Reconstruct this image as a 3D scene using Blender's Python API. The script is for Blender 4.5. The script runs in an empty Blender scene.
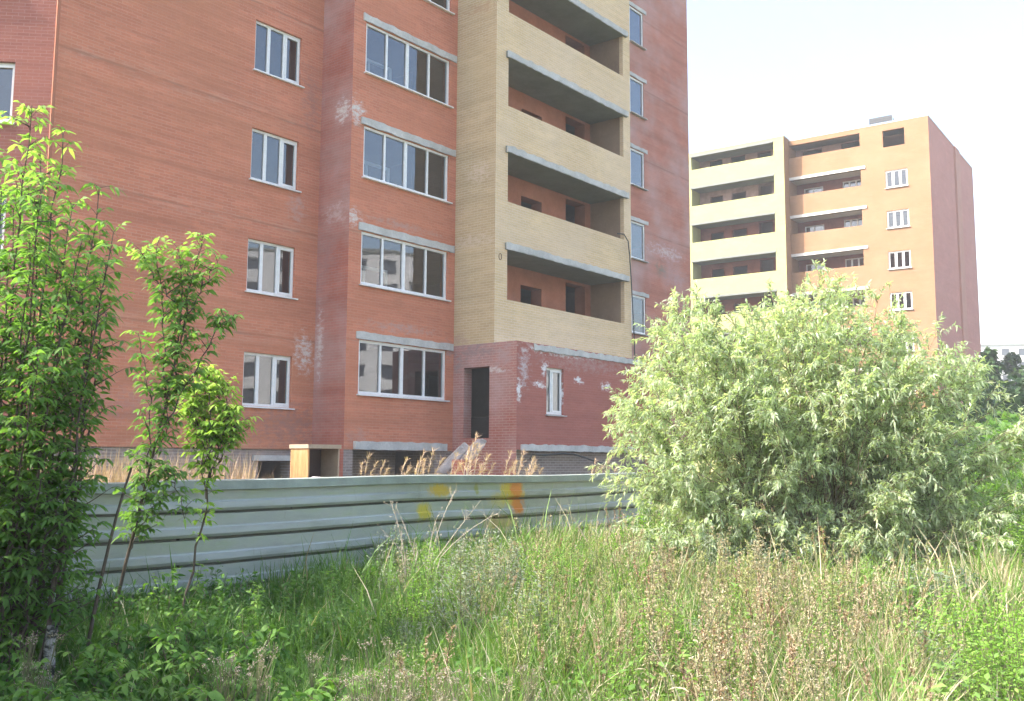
import bpy, bmesh, math, random
import numpy as np
from mathutils import Vector, Matrix
random.seed(7); RNG = np.random.default_rng(11)
R = math.radians
scene = bpy.context.scene
COL = scene.collection
E = 1.7                      # eye height above the ground

# ------------------------------------------------------------------ camera
cam_d = bpy.data.cameras.new('camera'); cam = bpy.data.objects.new('camera', cam_d); COL.objects.link(cam)
cam_d.sensor_width = 36; cam_d.sensor_fit = 'HORIZONTAL'
cam_d.lens = 985.0 / 1024 * 36
cam_d.clip_start = 0.05; cam_d.clip_end = 6000
cam.matrix_world = Matrix.Translation((0, 0, E)) @ Matrix.Rotation(R(90 + 6.4), 4, 'X') @ Matrix.Rotation(R(-0.35), 4, 'Z').inverted()
scene.camera = cam

# ------------------------------------------------------------------ helpers
def tag(o, label=None, cat=None, group=None, kind=None):
    if label: o['label'] = label
    if cat: o['category'] = cat
    if group: o['group'] = group
    if kind: o['kind'] = kind
    return o

def empty(name, loc=(0, 0, 0), rz=0.0, **k):
    o = bpy.data.objects.new(name, None); COL.objects.link(o)
    o.location = loc; o.rotation_euler = (0, 0, rz); o.empty_display_size = .2
    return tag(o, **k)

def link(name, me, mat, parent=None, loc=(0, 0, 0), rz=0.0, smooth=False):
    o = bpy.data.objects.new(name, me); COL.objects.link(o)
    for m in (mat if isinstance(mat, (list, tuple)) else [mat]): me.materials.append(m)
    o.location = loc; o.rotation_euler = (0, 0, rz)
    if parent: o.parent = parent
    if smooth: me.shade_smooth()
    return o

class MB:
    """collects faces with UV in metres"""
    def __init__(s): s.v = []; s.f = []; s.uv = []
    def face(s, pts, uvs=None):
        i = len(s.v); s.v += [tuple(p) for p in pts]; s.f.append(tuple(range(i, i + len(pts))))
        if uvs is None:
            a, b, c = Vector(pts[0]), Vector(pts[1]), Vector(pts[2])
            n = (b - a).cross(c - a)
            ax = max(range(3), key=lambda k: abs(n[k]))
            uvs = [((p[1], p[2]) if ax == 0 else (p[0], p[2]) if ax == 1 else (p[0], p[1])) for p in pts]
        s.uv += uvs
    def box(s, x0, x1, y0, y1, z0, z1):
        P = [(x0, y0, z0), (x1, y0, z0), (x1, y1, z0), (x0, y1, z0), (x0, y0, z1), (x1, y0, z1), (x1, y1, z1), (x0, y1, z1)]
        for q in ((0, 3, 2, 1), (4, 5, 6, 7), (0, 1, 5, 4), (1, 2, 6, 5), (2, 3, 7, 6), (3, 0, 4, 7)):
            s.face([P[k] for k in q])
        return s
    def obox(s, M, x0, x1, y0, y1, z0, z1):
        P = [M @ Vector(p) for p in [(x0, y0, z0), (x1, y0, z0), (x1, y1, z0), (x0, y1, z0), (x0, y0, z1), (x1, y0, z1), (x1, y1, z1), (x0, y1, z1)]]
        for q in ((0, 3, 2, 1), (4, 5, 6, 7), (0, 1, 5, 4), (1, 2, 6, 5), (2, 3, 7, 6), (3, 0, 4, 7)):
            s.face([P[k] for k in q])
        return s
    def tube(s, pts, rad, n=6):
        pts = [Vector(p) for p in pts]; rings = []
        for i, p in enumerate(pts):
            t = (pts[min(i + 1, len(pts) - 1)] - pts[max(i - 1, 0)]).normalized()
            a = t.orthogonal().normalized() if abs(t.z) > .9 else t.cross(Vector((0, 0, 1))).normalized()
            b = t.cross(a); r = rad[i] if isinstance(rad, (list, tuple)) else rad
            rings.append([p + (a * math.cos(k * 2 * math.pi / n) + b * math.sin(k * 2 * math.pi / n)) * r for k in range(n)])
        for i in range(len(rings) - 1):
            for k in range(n):
                s.face([rings[i][k], rings[i][(k + 1) % n], rings[i + 1][(k + 1) % n], rings[i + 1][k]], [(0, 0)] * 4)
        s.face(rings[-1], [(0, 0)] * n); s.face(rings[0][::-1], [(0, 0)] * n)
        return s
    def mesh(s, name):
        me = bpy.data.meshes.new(name); me.from_pydata(s.v, [], s.f)
        uv = me.uv_layers.new(name='UVMap'); uv.data.foreach_set('uv', np.array(s.uv, dtype=np.float32).ravel())
        me.update(); return me
    def build(s, name, mat, parent=None, loc=(0, 0, 0), rz=0.0, smooth=False):
        return link(name, s.mesh(name), mat, parent, loc, rz, smooth)

def wall(mb, P, Q, z0, z1, holes=()):
    """vertical wall from P to Q (left to right seen from outside); hole = (a0, a1, z0, z1, depth or (l, r, b, t))"""
    P = Vector((P[0], P[1])); Q = Vector((Q[0], Q[1])); L = (Q - P).length; t = (Q - P) / L; n = Vector((-t.y, t.x))
    As = sorted({0, L, *[h[0] for h in holes], *[h[1] for h in holes]}); Zs = sorted({z0, z1, *[h[2] for h in holes], *[h[3] for h in holes]})
    off = P.x + P.y
    def pt(a, z, d=0): q = P + t * a + n * d; return (q.x, q.y, z)
    for i in range(len(As) - 1):
        for j in range(len(Zs) - 1):
            ca, cz = (As[i] + As[i + 1]) / 2, (Zs[j] + Zs[j + 1]) / 2
            if any(h[0] < ca < h[1] and h[2] < cz < h[3] for h in holes): continue
            a0, a1, b0, b1 = As[i], As[i + 1], Zs[j], Zs[j + 1]
            mb.face([pt(a0, b0), pt(a1, b0), pt(a1, b1), pt(a0, b1)], [(a0 + off, b0), (a1 + off, b0), (a1 + off, b1), (a0 + off, b1)])
    for h in holes:
        a0, a1, b0, b1, d = h
        dl, dr, db, dt = d if isinstance(d, tuple) else (d,) * 4
        if dl: mb.face([pt(a0, b0), pt(a0, b1), pt(a0, b1, dl), pt(a0, b0, dl)], [(off, b0), (off, b1), (off + dl, b1), (off + dl, b0)])
        if dr: mb.face([pt(a1, b0), pt(a1, b0, dr), pt(a1, b1, dr), pt(a1, b1)], [(off, b0), (off + dr, b0), (off + dr, b1), (off, b1)])
        if db: mb.face([pt(a0, b0), pt(a0, b0, db), pt(a1, b0, db), pt(a1, b0)], [(0, 0), (0, db), (a1 - a0, db), (a1 - a0, 0)])
        if dt: mb.face([pt(a0, b1), pt(a1, b1), pt(a1, b1, dt), pt(a0, b1, dt)], [(0, 0), (a1 - a0, 0), (a1 - a0, dt), (0, dt)])
    return mb

def rough_bar(x0, x1, y0, y1, z0, z1, seed=0, amp=.022, step=.16):
    rg = random.Random(seed * 13 + int(x0 * 10)); mb = MB(); n = max(6, int((x1 - x0) / step)); prev = None
    zt = [z1 + rg.uniform(-amp, amp * .6) for _ in range(n + 1)]; zb = [z0 + rg.uniform(-amp * .5, amp * .5) for _ in range(n + 1)]; yy = [y0 + rg.uniform(-.010, .012) for _ in range(n + 1)]
    X = [x0 + (x1 - x0) * i / n for i in range(n + 1)]
    for i in range(n):
        a, b = i, i + 1
        A = (X[a], yy[a], zb[a]); B = (X[b], yy[b], zb[b]); C_ = (X[b], yy[b], zt[b]); D = (X[a], yy[a], zt[a])
        mb.face([A, B, C_, D]); mb.face([D, C_, (X[b], y1, zt[b]), (X[a], y1, zt[a])]); mb.face([(X[a], y1, zb[a]), (X[b], y1, zb[b]), B, A])
    for i, s_ in ((0, 1), (n, -1)):
        q = [(X[i], yy[i], zb[i]), (X[i], yy[i], zt[i]), (X[i], y1, zt[i]), (X[i], y1, zb[i])]; mb.face(q if s_ > 0 else q[::-1])
    return mb

# ------------------------------------------------------------------ materials
class NT:
    def __init__(s, name):
        s.m = bpy.data.materials.new(name); s.m.use_nodes = True; s.t = s.m.node_tree; s.t.nodes.clear()
    def n(s, typ, ins=None, **props):
        nd = s.t.nodes.new(typ)
        for k, v in props.items(): setattr(nd, k, v)
        for k, v in (ins or {}).items():
            if hasattr(v, 'links') or hasattr(v, 'is_output'): s.t.links.new(v, nd.inputs[k])
            else: nd.inputs[k].default_value = v
        return nd
    def math(s, op, a, b=0.0, clamp=False): return s.n('ShaderNodeMath', {0: a, 1: b}, operation=op, use_clamp=clamp).outputs[0]
    def vm(s, op, a, b): return s.n('ShaderNodeVectorMath', {0: a, 1: b}, operation=op)
    def noise(s, vec, scale, detail=4, rough=.55): return s.n('ShaderNodeTexNoise', {'Vector': vec, 'Scale': scale, 'Detail': detail, 'Roughness': rough}).outputs['Fac']
    def mix(s, fac, a, b, bt='MIX'):
        nd = s.n('ShaderNodeMix', data_type='RGBA', blend_type=bt)
        for i, v in ((0, fac), (6, a), (7, b)):
            if hasattr(v, 'is_output'): s.t.links.new(v, nd.inputs[i])
            else: nd.inputs[i].default_value = v
        return nd.outputs[2]
    def ramp(s, fac, stops):
        nd = s.n('ShaderNodeValToRGB', {0: fac}); cr = nd.color_ramp
        while len(cr.elements) < len(stops): cr.elements.new(.5)
        for e, (p, c) in zip(cr.elements, stops): e.position = p; e.color = c if len(c) == 4 else (*c, 1)
        return nd.outputs[0]
    def rr(s, fac, a, b, c=0.0, d=1.0): return s.n('ShaderNodeMapRange', {0: fac, 1: a, 2: b, 3: c, 4: d}).outputs[0]
    def bump(s, h, strength=.3, dist=.02): return s.n('ShaderNodeBump', {'Height': h, 'Strength': strength, 'Distance': dist}).outputs[0]
    def out(s, color, rough=.85, normal=None, spec=.3, metal=0.0):
        ins = {'Base Color': color, 'Roughness': rough, 'Specular IOR Level': spec, 'Metallic': metal}
        if normal is not None: ins['Normal'] = normal
        b = s.n('ShaderNodeBsdfPrincipled', ins)
        s.n('ShaderNodeOutputMaterial', {'Surface': b.outputs[0]}); return s.m
def c4(*c): return (*c, 1.0) if len(c) == 3 else tuple(c)

def brick(name, c1, c2, mortar, blobs=(), streak=.25, bands=.5, tint=(.5, .42, .42), msize=.009, seam=0.0):
    """blobs: (a, z, ra, rz, strength, colour) stains at wall coordinates"""
    t = NT(name); uv = t.n('ShaderNodeUVMap').outputs[0]
    b = t.n('ShaderNodeTexBrick', {'Vector': uv, 'Color1': c4(*c1), 'Color2': c4(*c2), 'Mortar': c4(*mortar), 'Scale': 1.0,
            'Mortar Size': msize, 'Mortar Smooth': .3, 'Bias': .0, 'Brick Width': .26, 'Row Height': .077})
    col = b.outputs['Color']
    st = t.vm('MULTIPLY', uv, (.12, 2.2, 1)).outputs[0]
    n1 = t.noise(st, 1.6, 5, .65)
    col = t.mix(t.math('MULTIPLY', t.rr(n1, .42, .72), streak * 1.6), col, c4(*[x * .62 for x in c1]))
    n2 = t.noise(uv, .33, 4, .6)
    col = t.mix(t.math('MULTIPLY', t.rr(n2, .42, .7), bands), col, c4(*tint))
    n3 = t.noise(t.vm('MULTIPLY', uv, (.5, 1.0, 1)).outputs[0], 1.1, 6, .7)
    col = t.mix(t.math('MULTIPLY', t.rr(n3, .5, .75), .28), col, c4(*[min(1, x * 1.5 + .03) for x in c1]))
    if seam:
        zz = t.n('ShaderNodeSeparateXYZ', {0: uv}).outputs[1]
        fr = t.math('ABSOLUTE', t.math('SUBTRACT', t.math('FRACT', t.math('DIVIDE', t.math('ADD', zz, -.45), 3.0)), .5))
        ns = t.noise(t.vm('MULTIPLY', uv, (.5, 3.0, 1)).outputs[0], 1.7, 6, .75)
        col = t.mix(t.math('MULTIPLY', t.math('MULTIPLY', t.rr(fr, .004, .016, 1.0, 0.0), t.rr(ns, .40, .55)), seam), col, c4(*[x * .45 for x in c1]))
        col = t.mix(t.math('MULTIPLY', t.math('MULTIPLY', t.rr(fr, .02, .10, 1.0, 0.0), t.rr(ns, .47, .66)), seam * .6), col, c4(c1[0] * 1.02, c1[1] * 1.7, c1[2] * 2.1))
    fine = t.noise(t.vm('MULTIPLY', uv, (1.0, 1.7, 1)).outputs[0], 4.5, 8, .8)
    for (a, z, ra, rz, s, c) in blobs:
        d = t.vm('LENGTH', t.vm('DIVIDE', t.vm('SUBTRACT', uv, (a, z, 0)).outputs[0], (ra, rz, 1)).outputs[0], (0, 0, 0)).outputs['Value']
        m = t.math('SUBTRACT', 1.0, d, True)
        m = t.math('MULTIPLY', t.rr(t.math('ADD', t.math('MULTIPLY', m, .20), fine), .57, .72), t.rr(d, .6, 1.0, 1.0, 0.0))
        col = t.mix(t.math('MULTIPLY', m, s), col, c4(*c))
    return t.out(col, .9, t.bump(b.outputs['Fac'], -.25, .01), .2)

def plaster(name, c, var=.25, scale=1.5, rough=.9, dark=.6):
    t = NT(name); co = t.n('ShaderNodeTexCoord').outputs['Object']
    n1 = t.noise(co, scale, 6, .7); n2 = t.noise(co, scale * 9, 4, .7)
    col = t.mix(t.rr(n1, .35, .7, 0, var * 2), c4(*c), c4(*[x * dark for x in c]))
    col = t.mix(t.rr(n2, .55, .75, 0, var), col, c4(*[min(1, x * 1.35) for x in c]))
    return t.out(col, rough, t.bump(n2, .3, .01), .2)

M = {}
W_ = (.60, .56, .55)
RED1, RED2, MORT = (.58, .205, .122), (.49, .165, .098), (.55, .25, .17)
M['red'] = brick('red_brick', RED1, RED2, MORT, streak=.35, bands=.55, tint=(.33, .14, .10))
# wall coordinates: a + P.x + P.y, z
M['red_left'] = brick('red_brick_left', RED1, RED2, MORT, [
    (31.35 + 6.9, 2.6, 2.2, 1.0, .7, (.30, .15, .13)), (31.35 + 7.3, 4.6, .55, .9, .8, W_), (31.35 + 6.9, 8.6, .55, .8, .5, (.45, .32, .30)),
    (31.35 + 7.3, 11.8, .6, 1.5, .55, (.33, .17, .15)), (31.35 + 6.7, 15.2, .6, 1.0, .4, (.36, .22, .21)), (31.35 + 3, 3.0, 6, .9, .45, (.36, .19, .17))],
    streak=.55, bands=.6, tint=(.47, .185, .10), seam=.8)
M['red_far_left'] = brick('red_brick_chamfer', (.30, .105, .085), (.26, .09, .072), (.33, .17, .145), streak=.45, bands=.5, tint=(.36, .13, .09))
M['red_step'] = brick('red_brick_step', (.39, .125, .088), (.34, .105, .072), (.36, .17, .14), [  # shade on the side of the step put into a darker red
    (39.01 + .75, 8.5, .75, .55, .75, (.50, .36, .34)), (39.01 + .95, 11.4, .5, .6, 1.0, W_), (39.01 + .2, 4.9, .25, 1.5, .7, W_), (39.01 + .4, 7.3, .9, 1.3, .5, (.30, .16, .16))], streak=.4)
M['red_bay'] = brick('red_brick_bay', RED1, RED2, MORT, [
    (37.71 + .15, 11.35, .55, .6, 1.0, W_), (37.71 + .1, 8.35, .55, .4, .9, W_), (37.71 + 2, 5.45, 2.4, .25, .7, (.42, .28, .25)), (37.71 + 2, 8.45, 2.4, .22, .6, (.42, .28, .25)),
    (37.71 + 1.9, 6.2, .5, .6, .45, (.40, .15, .08)), (37.71 + 4, 5.0, .5, .6, .7, (.33, .2, .19)), (37.71 + .5, 2.3, .8, .5, .5, (.42, .25, .22))], streak=.4, bands=.6, tint=(.50, .18, .10), seam=.6)
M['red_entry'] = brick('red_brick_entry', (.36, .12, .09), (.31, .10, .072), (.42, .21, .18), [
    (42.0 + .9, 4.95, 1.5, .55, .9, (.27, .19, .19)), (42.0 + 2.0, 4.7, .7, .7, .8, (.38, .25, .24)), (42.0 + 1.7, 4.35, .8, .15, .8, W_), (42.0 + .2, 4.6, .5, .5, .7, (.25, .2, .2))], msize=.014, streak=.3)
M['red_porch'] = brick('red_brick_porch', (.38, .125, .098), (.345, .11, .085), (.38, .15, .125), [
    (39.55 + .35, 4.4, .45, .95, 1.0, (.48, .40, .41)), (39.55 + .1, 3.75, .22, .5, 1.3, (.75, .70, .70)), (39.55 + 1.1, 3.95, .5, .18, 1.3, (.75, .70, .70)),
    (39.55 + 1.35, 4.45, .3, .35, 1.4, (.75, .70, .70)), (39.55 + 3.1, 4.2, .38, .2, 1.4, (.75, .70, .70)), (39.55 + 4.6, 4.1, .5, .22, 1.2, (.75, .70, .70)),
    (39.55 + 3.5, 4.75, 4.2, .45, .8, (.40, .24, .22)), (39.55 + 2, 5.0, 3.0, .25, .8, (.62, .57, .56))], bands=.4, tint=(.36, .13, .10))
M['red_tower'] = brick('red_brick_tower', (.45, .175, .125), (.42, .155, .11), (.43, .20, .155), [
    (50 + 6.0, 10.4, 2.2, .5, .9, (.55, .42, .42)), (50 + 5.6, 9.6, .8, .5, .9, (.22, .19, .15)), (50 + 6.8, 9.4, 1.8, .9, .5, (.42, .27, .27))], streak=.4, seam=.5)
YEL1, YEL2, YMO = (.67, .475, .275), (.60, .415, .235), (.68, .54, .40)
M['yellow'] = brick('yellow_brick', YEL1, YEL2, YMO, streak=.22, bands=.5, tint=(.70, .54, .41))
M['yellow_side'] = brick('yellow_brick_side', (.50, .37, .215), (.43, .31, .175), (.54, .44, .32), [  # shade of the side face put in as a darker yellow brick
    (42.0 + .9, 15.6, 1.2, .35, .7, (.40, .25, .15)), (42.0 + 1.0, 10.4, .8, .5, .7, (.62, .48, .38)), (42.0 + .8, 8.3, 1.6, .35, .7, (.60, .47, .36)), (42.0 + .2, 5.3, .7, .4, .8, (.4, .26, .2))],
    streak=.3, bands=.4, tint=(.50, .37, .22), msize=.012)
M['plinth'] = brick('grey_plinth_brick', (.26, .19, .17), (.20, .145, .13), (.34, .30, .28), [(32 + 3, 1.6, 6, .5, .6, (.40, .30, .26))], msize=.014, bands=.7, tint=(.33, .26, .24))
M['concrete'] = plaster('concrete', (.56, .535, .52), .45, 1.6)
M['slab'] = plaster('slab_concrete', (.24, .25, .23), .3, 1.2)
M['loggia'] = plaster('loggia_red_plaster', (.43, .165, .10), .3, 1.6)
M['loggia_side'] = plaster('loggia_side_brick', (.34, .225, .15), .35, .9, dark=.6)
M['interior'] = plaster('interior_plaster', (.30, .22, .20), .3, .6)
M['opening'] = plaster('shaded_inside', (.07, .045, .042), .3, .8)  # near-black, paints in the shade inside the doorway and the plywood box
M['roof'] = plaster('roofing_felt', (.12, .12, .12), .3, 1.0)
def simple(name, c, rough=.5, spec=.4, metal=0.0, var=.12, scale=6):
    t = NT(name); co = t.n('ShaderNodeTexCoord').outputs['Object']; n1 = t.noise(co, scale, 5, .6)
    return t.out(t.mix(t.rr(n1, .35, .7), c4(*c), c4(*[x * (1 - var) for x in c])), rough, None, spec, metal)
M['pvc'] = simple('white_pvc', (.80, .79, .80), .4)
M['wire'] = simple('black_cable', (.03, .028, .028), .6)
M['metal_dark'] = simple('dark_steel', (.06, .065, .075), .5)
def glass(name, tint, base):
    t = NT(name)
    fr = t.n('ShaderNodeFresnel', {'IOR': 1.5}).outputs[0]
    co = t.n('ShaderNodeTexCoord').outputs['Object']
    nrm = t.bump(t.noise(co, .8, 2, .5), .06, .05)
    gl = t.n('ShaderNodeBsdfGlossy', {'Color': (.86, .88, .95, 1), 'Roughness': .02, 'Normal': nrm})
    tr = t.n('ShaderNodeBsdfTransparent', {'Color': c4(*tint)})
    mx = t.n('ShaderNodeMixShader', {0: t.math('ADD', t.math('MULTIPLY', fr, 1.6), base, True), 1: tr.outputs[0], 2: gl.outputs[0]})
    t.n('ShaderNodeOutputMaterial', {'Surface': mx.outputs[0]}); return t.m
M['glass'] = glass('window_glass', (.55, .58, .58), .06)

def leafmat(name, cols, trans=.35, spec=.25, rough=.5):
    t = NT(name)
    a = t.n('ShaderNodeAttribute', attribute_name='tint').outputs['Fac']
    col = t.ramp(a, cols)
    d = t.n('ShaderNodeBsdfPrincipled', {'Base Color': col, 'Roughness': rough, 'Specular IOR Level': spec})
    tc = t.mix(1.0, col, (1.15, 1.25, .55, 1), 'MULTIPLY')
    tl = t.n('ShaderNodeBsdfTranslucent', {'Color': tc})
    mx = t.n('ShaderNodeMixShader', {0: trans, 1: d.outputs[0], 2: tl.outputs[0]})
    t.n('ShaderNodeOutputMaterial', {'Surface': mx.outputs[0]}); return t.m
M['maple'] = leafmat('boxelder_leaf', [(0, (.09, .19, .045)), (.5, (.17, .31, .08)), (1, (.30, .44, .13))], .55, .12)
M['seedling'] = leafmat('seedling_leaf', [(0, (.04, .11, .022)), (.5, (.085, .19, .04)), (1, (.18, .31, .07))], .4, .12)  # darker boxelder leaf, shade at lower left put into its colour
M['maple_lit'] = leafmat('sunlit_boxelder_leaf', [(0, (.14, .28, .04)), (.5, (.26, .42, .07)), (1, (.44, .56, .13))], .48, .12)  # sunlight on the short sapling put into a brighter leaf colour
M['willow'] = leafmat('willow_leaf', [(0, (.30, .38, .22)), (.45, (.43, .50, .35)), (.8, (.53, .59, .46)), (1, (.62, .56, .38))], .55, .5, .38)
M['grass'] = leafmat('meadow_grass', [(0, (.05, .12, .025)), (.4, (.11, .22, .045)), (.75, (.22, .33, .08)), (1, (.42, .40, .18))], .35)
M['straw'] = leafmat('dry_grass', [(0, (.33, .26, .17)), (.5, (.48, .40, .28)), (1, (.60, .54, .40))], .3)
M['panicle'] = leafmat('seed_head', [(0, (.34, .23, .17)), (.5, (.48, .36, .27)), (1, (.58, .50, .36))], .35)
M['weed'] = leafmat('broad_weed_leaf', [(0, (.03, .085, .02)), (.5, (.06, .155, .03)), (1, (.14, .26, .05))], .35)
M['lime'] = leafmat('bright_weed_leaf', [(0, (.11, .22, .035)), (.5, (.20, .36, .055)), (1, (.34, .48, .12))], .42)
M['grey_leaf'] = leafmat('mugwort_leaf', [(0, (.08, .12, .07)), (.5, (.16, .21, .14)), (1, (.28, .31, .23))], .3)
M['tree'] = leafmat('dark_tree_leaf', [(0, (.03, .06, .025)), (.5, (.055, .105, .035)), (1, (.09, .15, .05))], .25)
M['white_flower'] = leafmat('white_flower', [(0, (.26, .20, .16)), (.5, (.36, .30, .25)), (1, (.55, .50, .45))], .3)
M['bark'] = plaster('bark', (.13, .10, .08), .5, 8)
M['bark_dark'] = plaster('dark_bark', (.05, .042, .036), .5, 8)
M['stem'] = plaster('green_stem', (.17, .17, .09), .3, 8)
M['dry_stem'] = plaster('dry_stem', (.50, .42, .34), .3, 8)
M['willow_stem'] = plaster('willow_stem', (.24, .20, .13), .3, 6)
M['brown_stem'] = plaster('brown_stem', (.17, .095, .06), .3, 8)

# ------------------------------------------------------------------ light, sky
world = bpy.data.worlds.new('World'); scene.world = world; world.use_nodes = True
wt = world.node_tree; wt.nodes.clear()
sky = wt.nodes.new('ShaderNodeTexSky'); sky.sky_type = 'NISHITA'; sky.sun_disc = False
SUN_EL, SUN_AZ = 47.0, 259.0            # azimuth clockwise from +Y: the sun stands to the left
sky.sun_elevation = R(SUN_EL); sky.sun_rotation = R(SUN_AZ); sky.air_density = 1.3; sky.dust_density = 4.0; sky.ozone_density = 1.0
bg = wt.nodes.new('ShaderNodeBackground'); bg.inputs['Strength'].default_value = .125
wo = wt.nodes.new('ShaderNodeOutputWorld'); wt.links.new(sky.outputs[0], bg.inputs[0]); wt.links.new(bg.outputs[0], wo.inputs[0])
sd = bpy.data.lights.new('sun', 'SUN'); sd.energy = 2.6; sd.angle = R(.5); sd.color = (1.0, .95, .86)
so = bpy.data.objects.new('sun', sd); COL.objects.link(so)
sv = Vector((math.sin(R(SUN_AZ)) * math.cos(R(SUN_EL)), math.cos(R(SUN_AZ)) * math.cos(R(SUN_EL)), math.sin(R(SUN_EL))))
so.rotation_euler = sv.to_track_quat('Z', 'Y').to_euler(); so.location = (-20, 0, 40)
scene.view_settings.view_transform = 'Standard'; scene.view_settings.look = 'None'; scene.view_settings.gamma = 1
scene.view_settings.exposure = 2.15
scene.render.engine = 'CYCLES'
cy = scene.cycles; cy.use_denoising = True; cy.denoiser = 'OPENIMAGEDENOISE'; cy.max_bounces = 5; cy.diffuse_bounces = 3
cy.glossy_bounces = 3; cy.transmission_bounces = 4; cy.transparent_max_bounces = 8; cy.volume_bounces = 0; cy.use_fast_gi = False
cy.use_adaptive_sampling = True; cy.adaptive_threshold = .035; cy.caustics_reflective = False; cy.caustics_refractive = False
cy.sample_clamp_indirect = 6

# ------------------------------------------------------------------ ground
def gz(x, y):
    """height of the ground: flat in front of the fence, a low bank behind it"""
    s = (y * math.cos(R(37)) * 1.0 - x * math.cos(R(53)) * 0 ) * 0
    d = -(x * math.cos(R(37)) - y * math.sin(R(37)))          # distance behind the camera line, along the fence normal
    h = .75 * min(max((d - 9.2) / 7.0, 0), 1) ** .8
    if x > 6: h *= max(0, 1 - (x - 6) / 10)
    return h
def build_ground():
    xs = np.concatenate([np.linspace(-1500, -60, 10), np.linspace(-50, 60, 90), np.linspace(70, 1500, 10)])
    ys = np.concatenate([np.linspace(-400, -12, 6), np.linspace(-10, 60, 70), np.linspace(64, 100, 8), np.linspace(120, 2500, 12)])
    v = [(x, y, gz(x, y) + (.05 * math.sin(x * 1.3 + y * .7) * math.cos(y * .9) if abs(x) < 50 and -8 < y < 55 else 0) - .03) for y in ys for x in xs]
    nx = len(xs); f = [(j * nx + i, j * nx + i + 1, (j + 1) * nx + i + 1, (j + 1) * nx + i) for j in range(len(ys) - 1) for i in range(nx - 1)]
    me = bpy.data.meshes.new('ground'); me.from_pydata(v, [], f)
    t = NT('meadow_soil'); co = t.n('ShaderNodeTexCoord').outputs['Object']
    n1 = t.noise(co, .35, 6, .65); n2 = t.noise(co, 5, 6, .7); n3 = t.noise(co, .06, 3, .5)
    col = t.ramp(n2, [(.3, (.05, .045, .028)), (.55, (.12, .10, .06)), (.8, (.22, .18, .11))])
    col = t.mix(t.rr(n1, .4, .6), col, t.ramp(n2, [(.3, (.035, .07, .02)), (.8, (.11, .16, .05))]))
    m = t.out(col, .95, t.bump(n2, .6, .04), .1)
    o = link('ground', me, m, smooth=True); tag(o, kind='structure')
build_ground()

# ------------------------------------------------------------------ windows
def window_meshes(w, h, mull, fw=.06, mw=.07, dep=.07, sill=True, casement=None):
    """frame, pane, sill meshes; origin at lower left, outside face at y = 0, reaching inwards"""
    f = MB()
    f.box(0, w, 0, dep, 0, fw); f.box(0, w, 0, dep, h - fw, h); f.box(0, fw, .002, dep - .002, fw, h - fw); f.box(w - fw, w, .002, dep - .002, fw, h - fw)
    for (m, ww) in mull: f.box(m - ww / 2, m + ww / 2, .004, dep - .004, fw, h - fw)
    if casement:
        a, b = casement; q = .05
        f.box(a, b, -.015, .03, fw - .01, fw + q); f.box(a, b, -.015, .03, h - fw - q, h - fw + .01)
        f.box(a, a + q, -.013, .028, fw + q, h - fw - q); f.box(b - q, b, -.013, .028, fw + q, h - fw - q)
    g = MB(); g.face([(fw * .5, dep * .55, fw * .5), (w - fw * .5, dep * .55, fw * .5), (w - fw * .5, dep * .55, h - fw * .5), (fw * .5, dep * .55, h - fw * .5)])
    s = MB().box(-.05, w + .08, -.16, -.004, -.045, -.012) if sill else None
    return f.mesh('window'), g.mesh('pane'), (s.mesh('sill') if s else None)
def place_window(ms, parent, loc, rz=0.0, sillmat='pvc'):
    o = bpy.data.objects.new('window', ms[0]); COL.objects.link(o); o.parent = parent; o.location = loc; o.rotation_euler = (0, 0, rz)
    for nm, me in (('pane', ms[1]), ('sill', ms[2])):
        if me is None: continue
        c = bpy.data.objects.new(nm, me); COL.objects.link(c); c.parent = o
    return o
def set_mats(ms, sill='pvc'):
    ms[0].materials.append(M['pvc']); ms[1].materials.append(M['glass'])
    if ms[2]: ms[2].materials.append(M[sill])
    return ms

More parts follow.
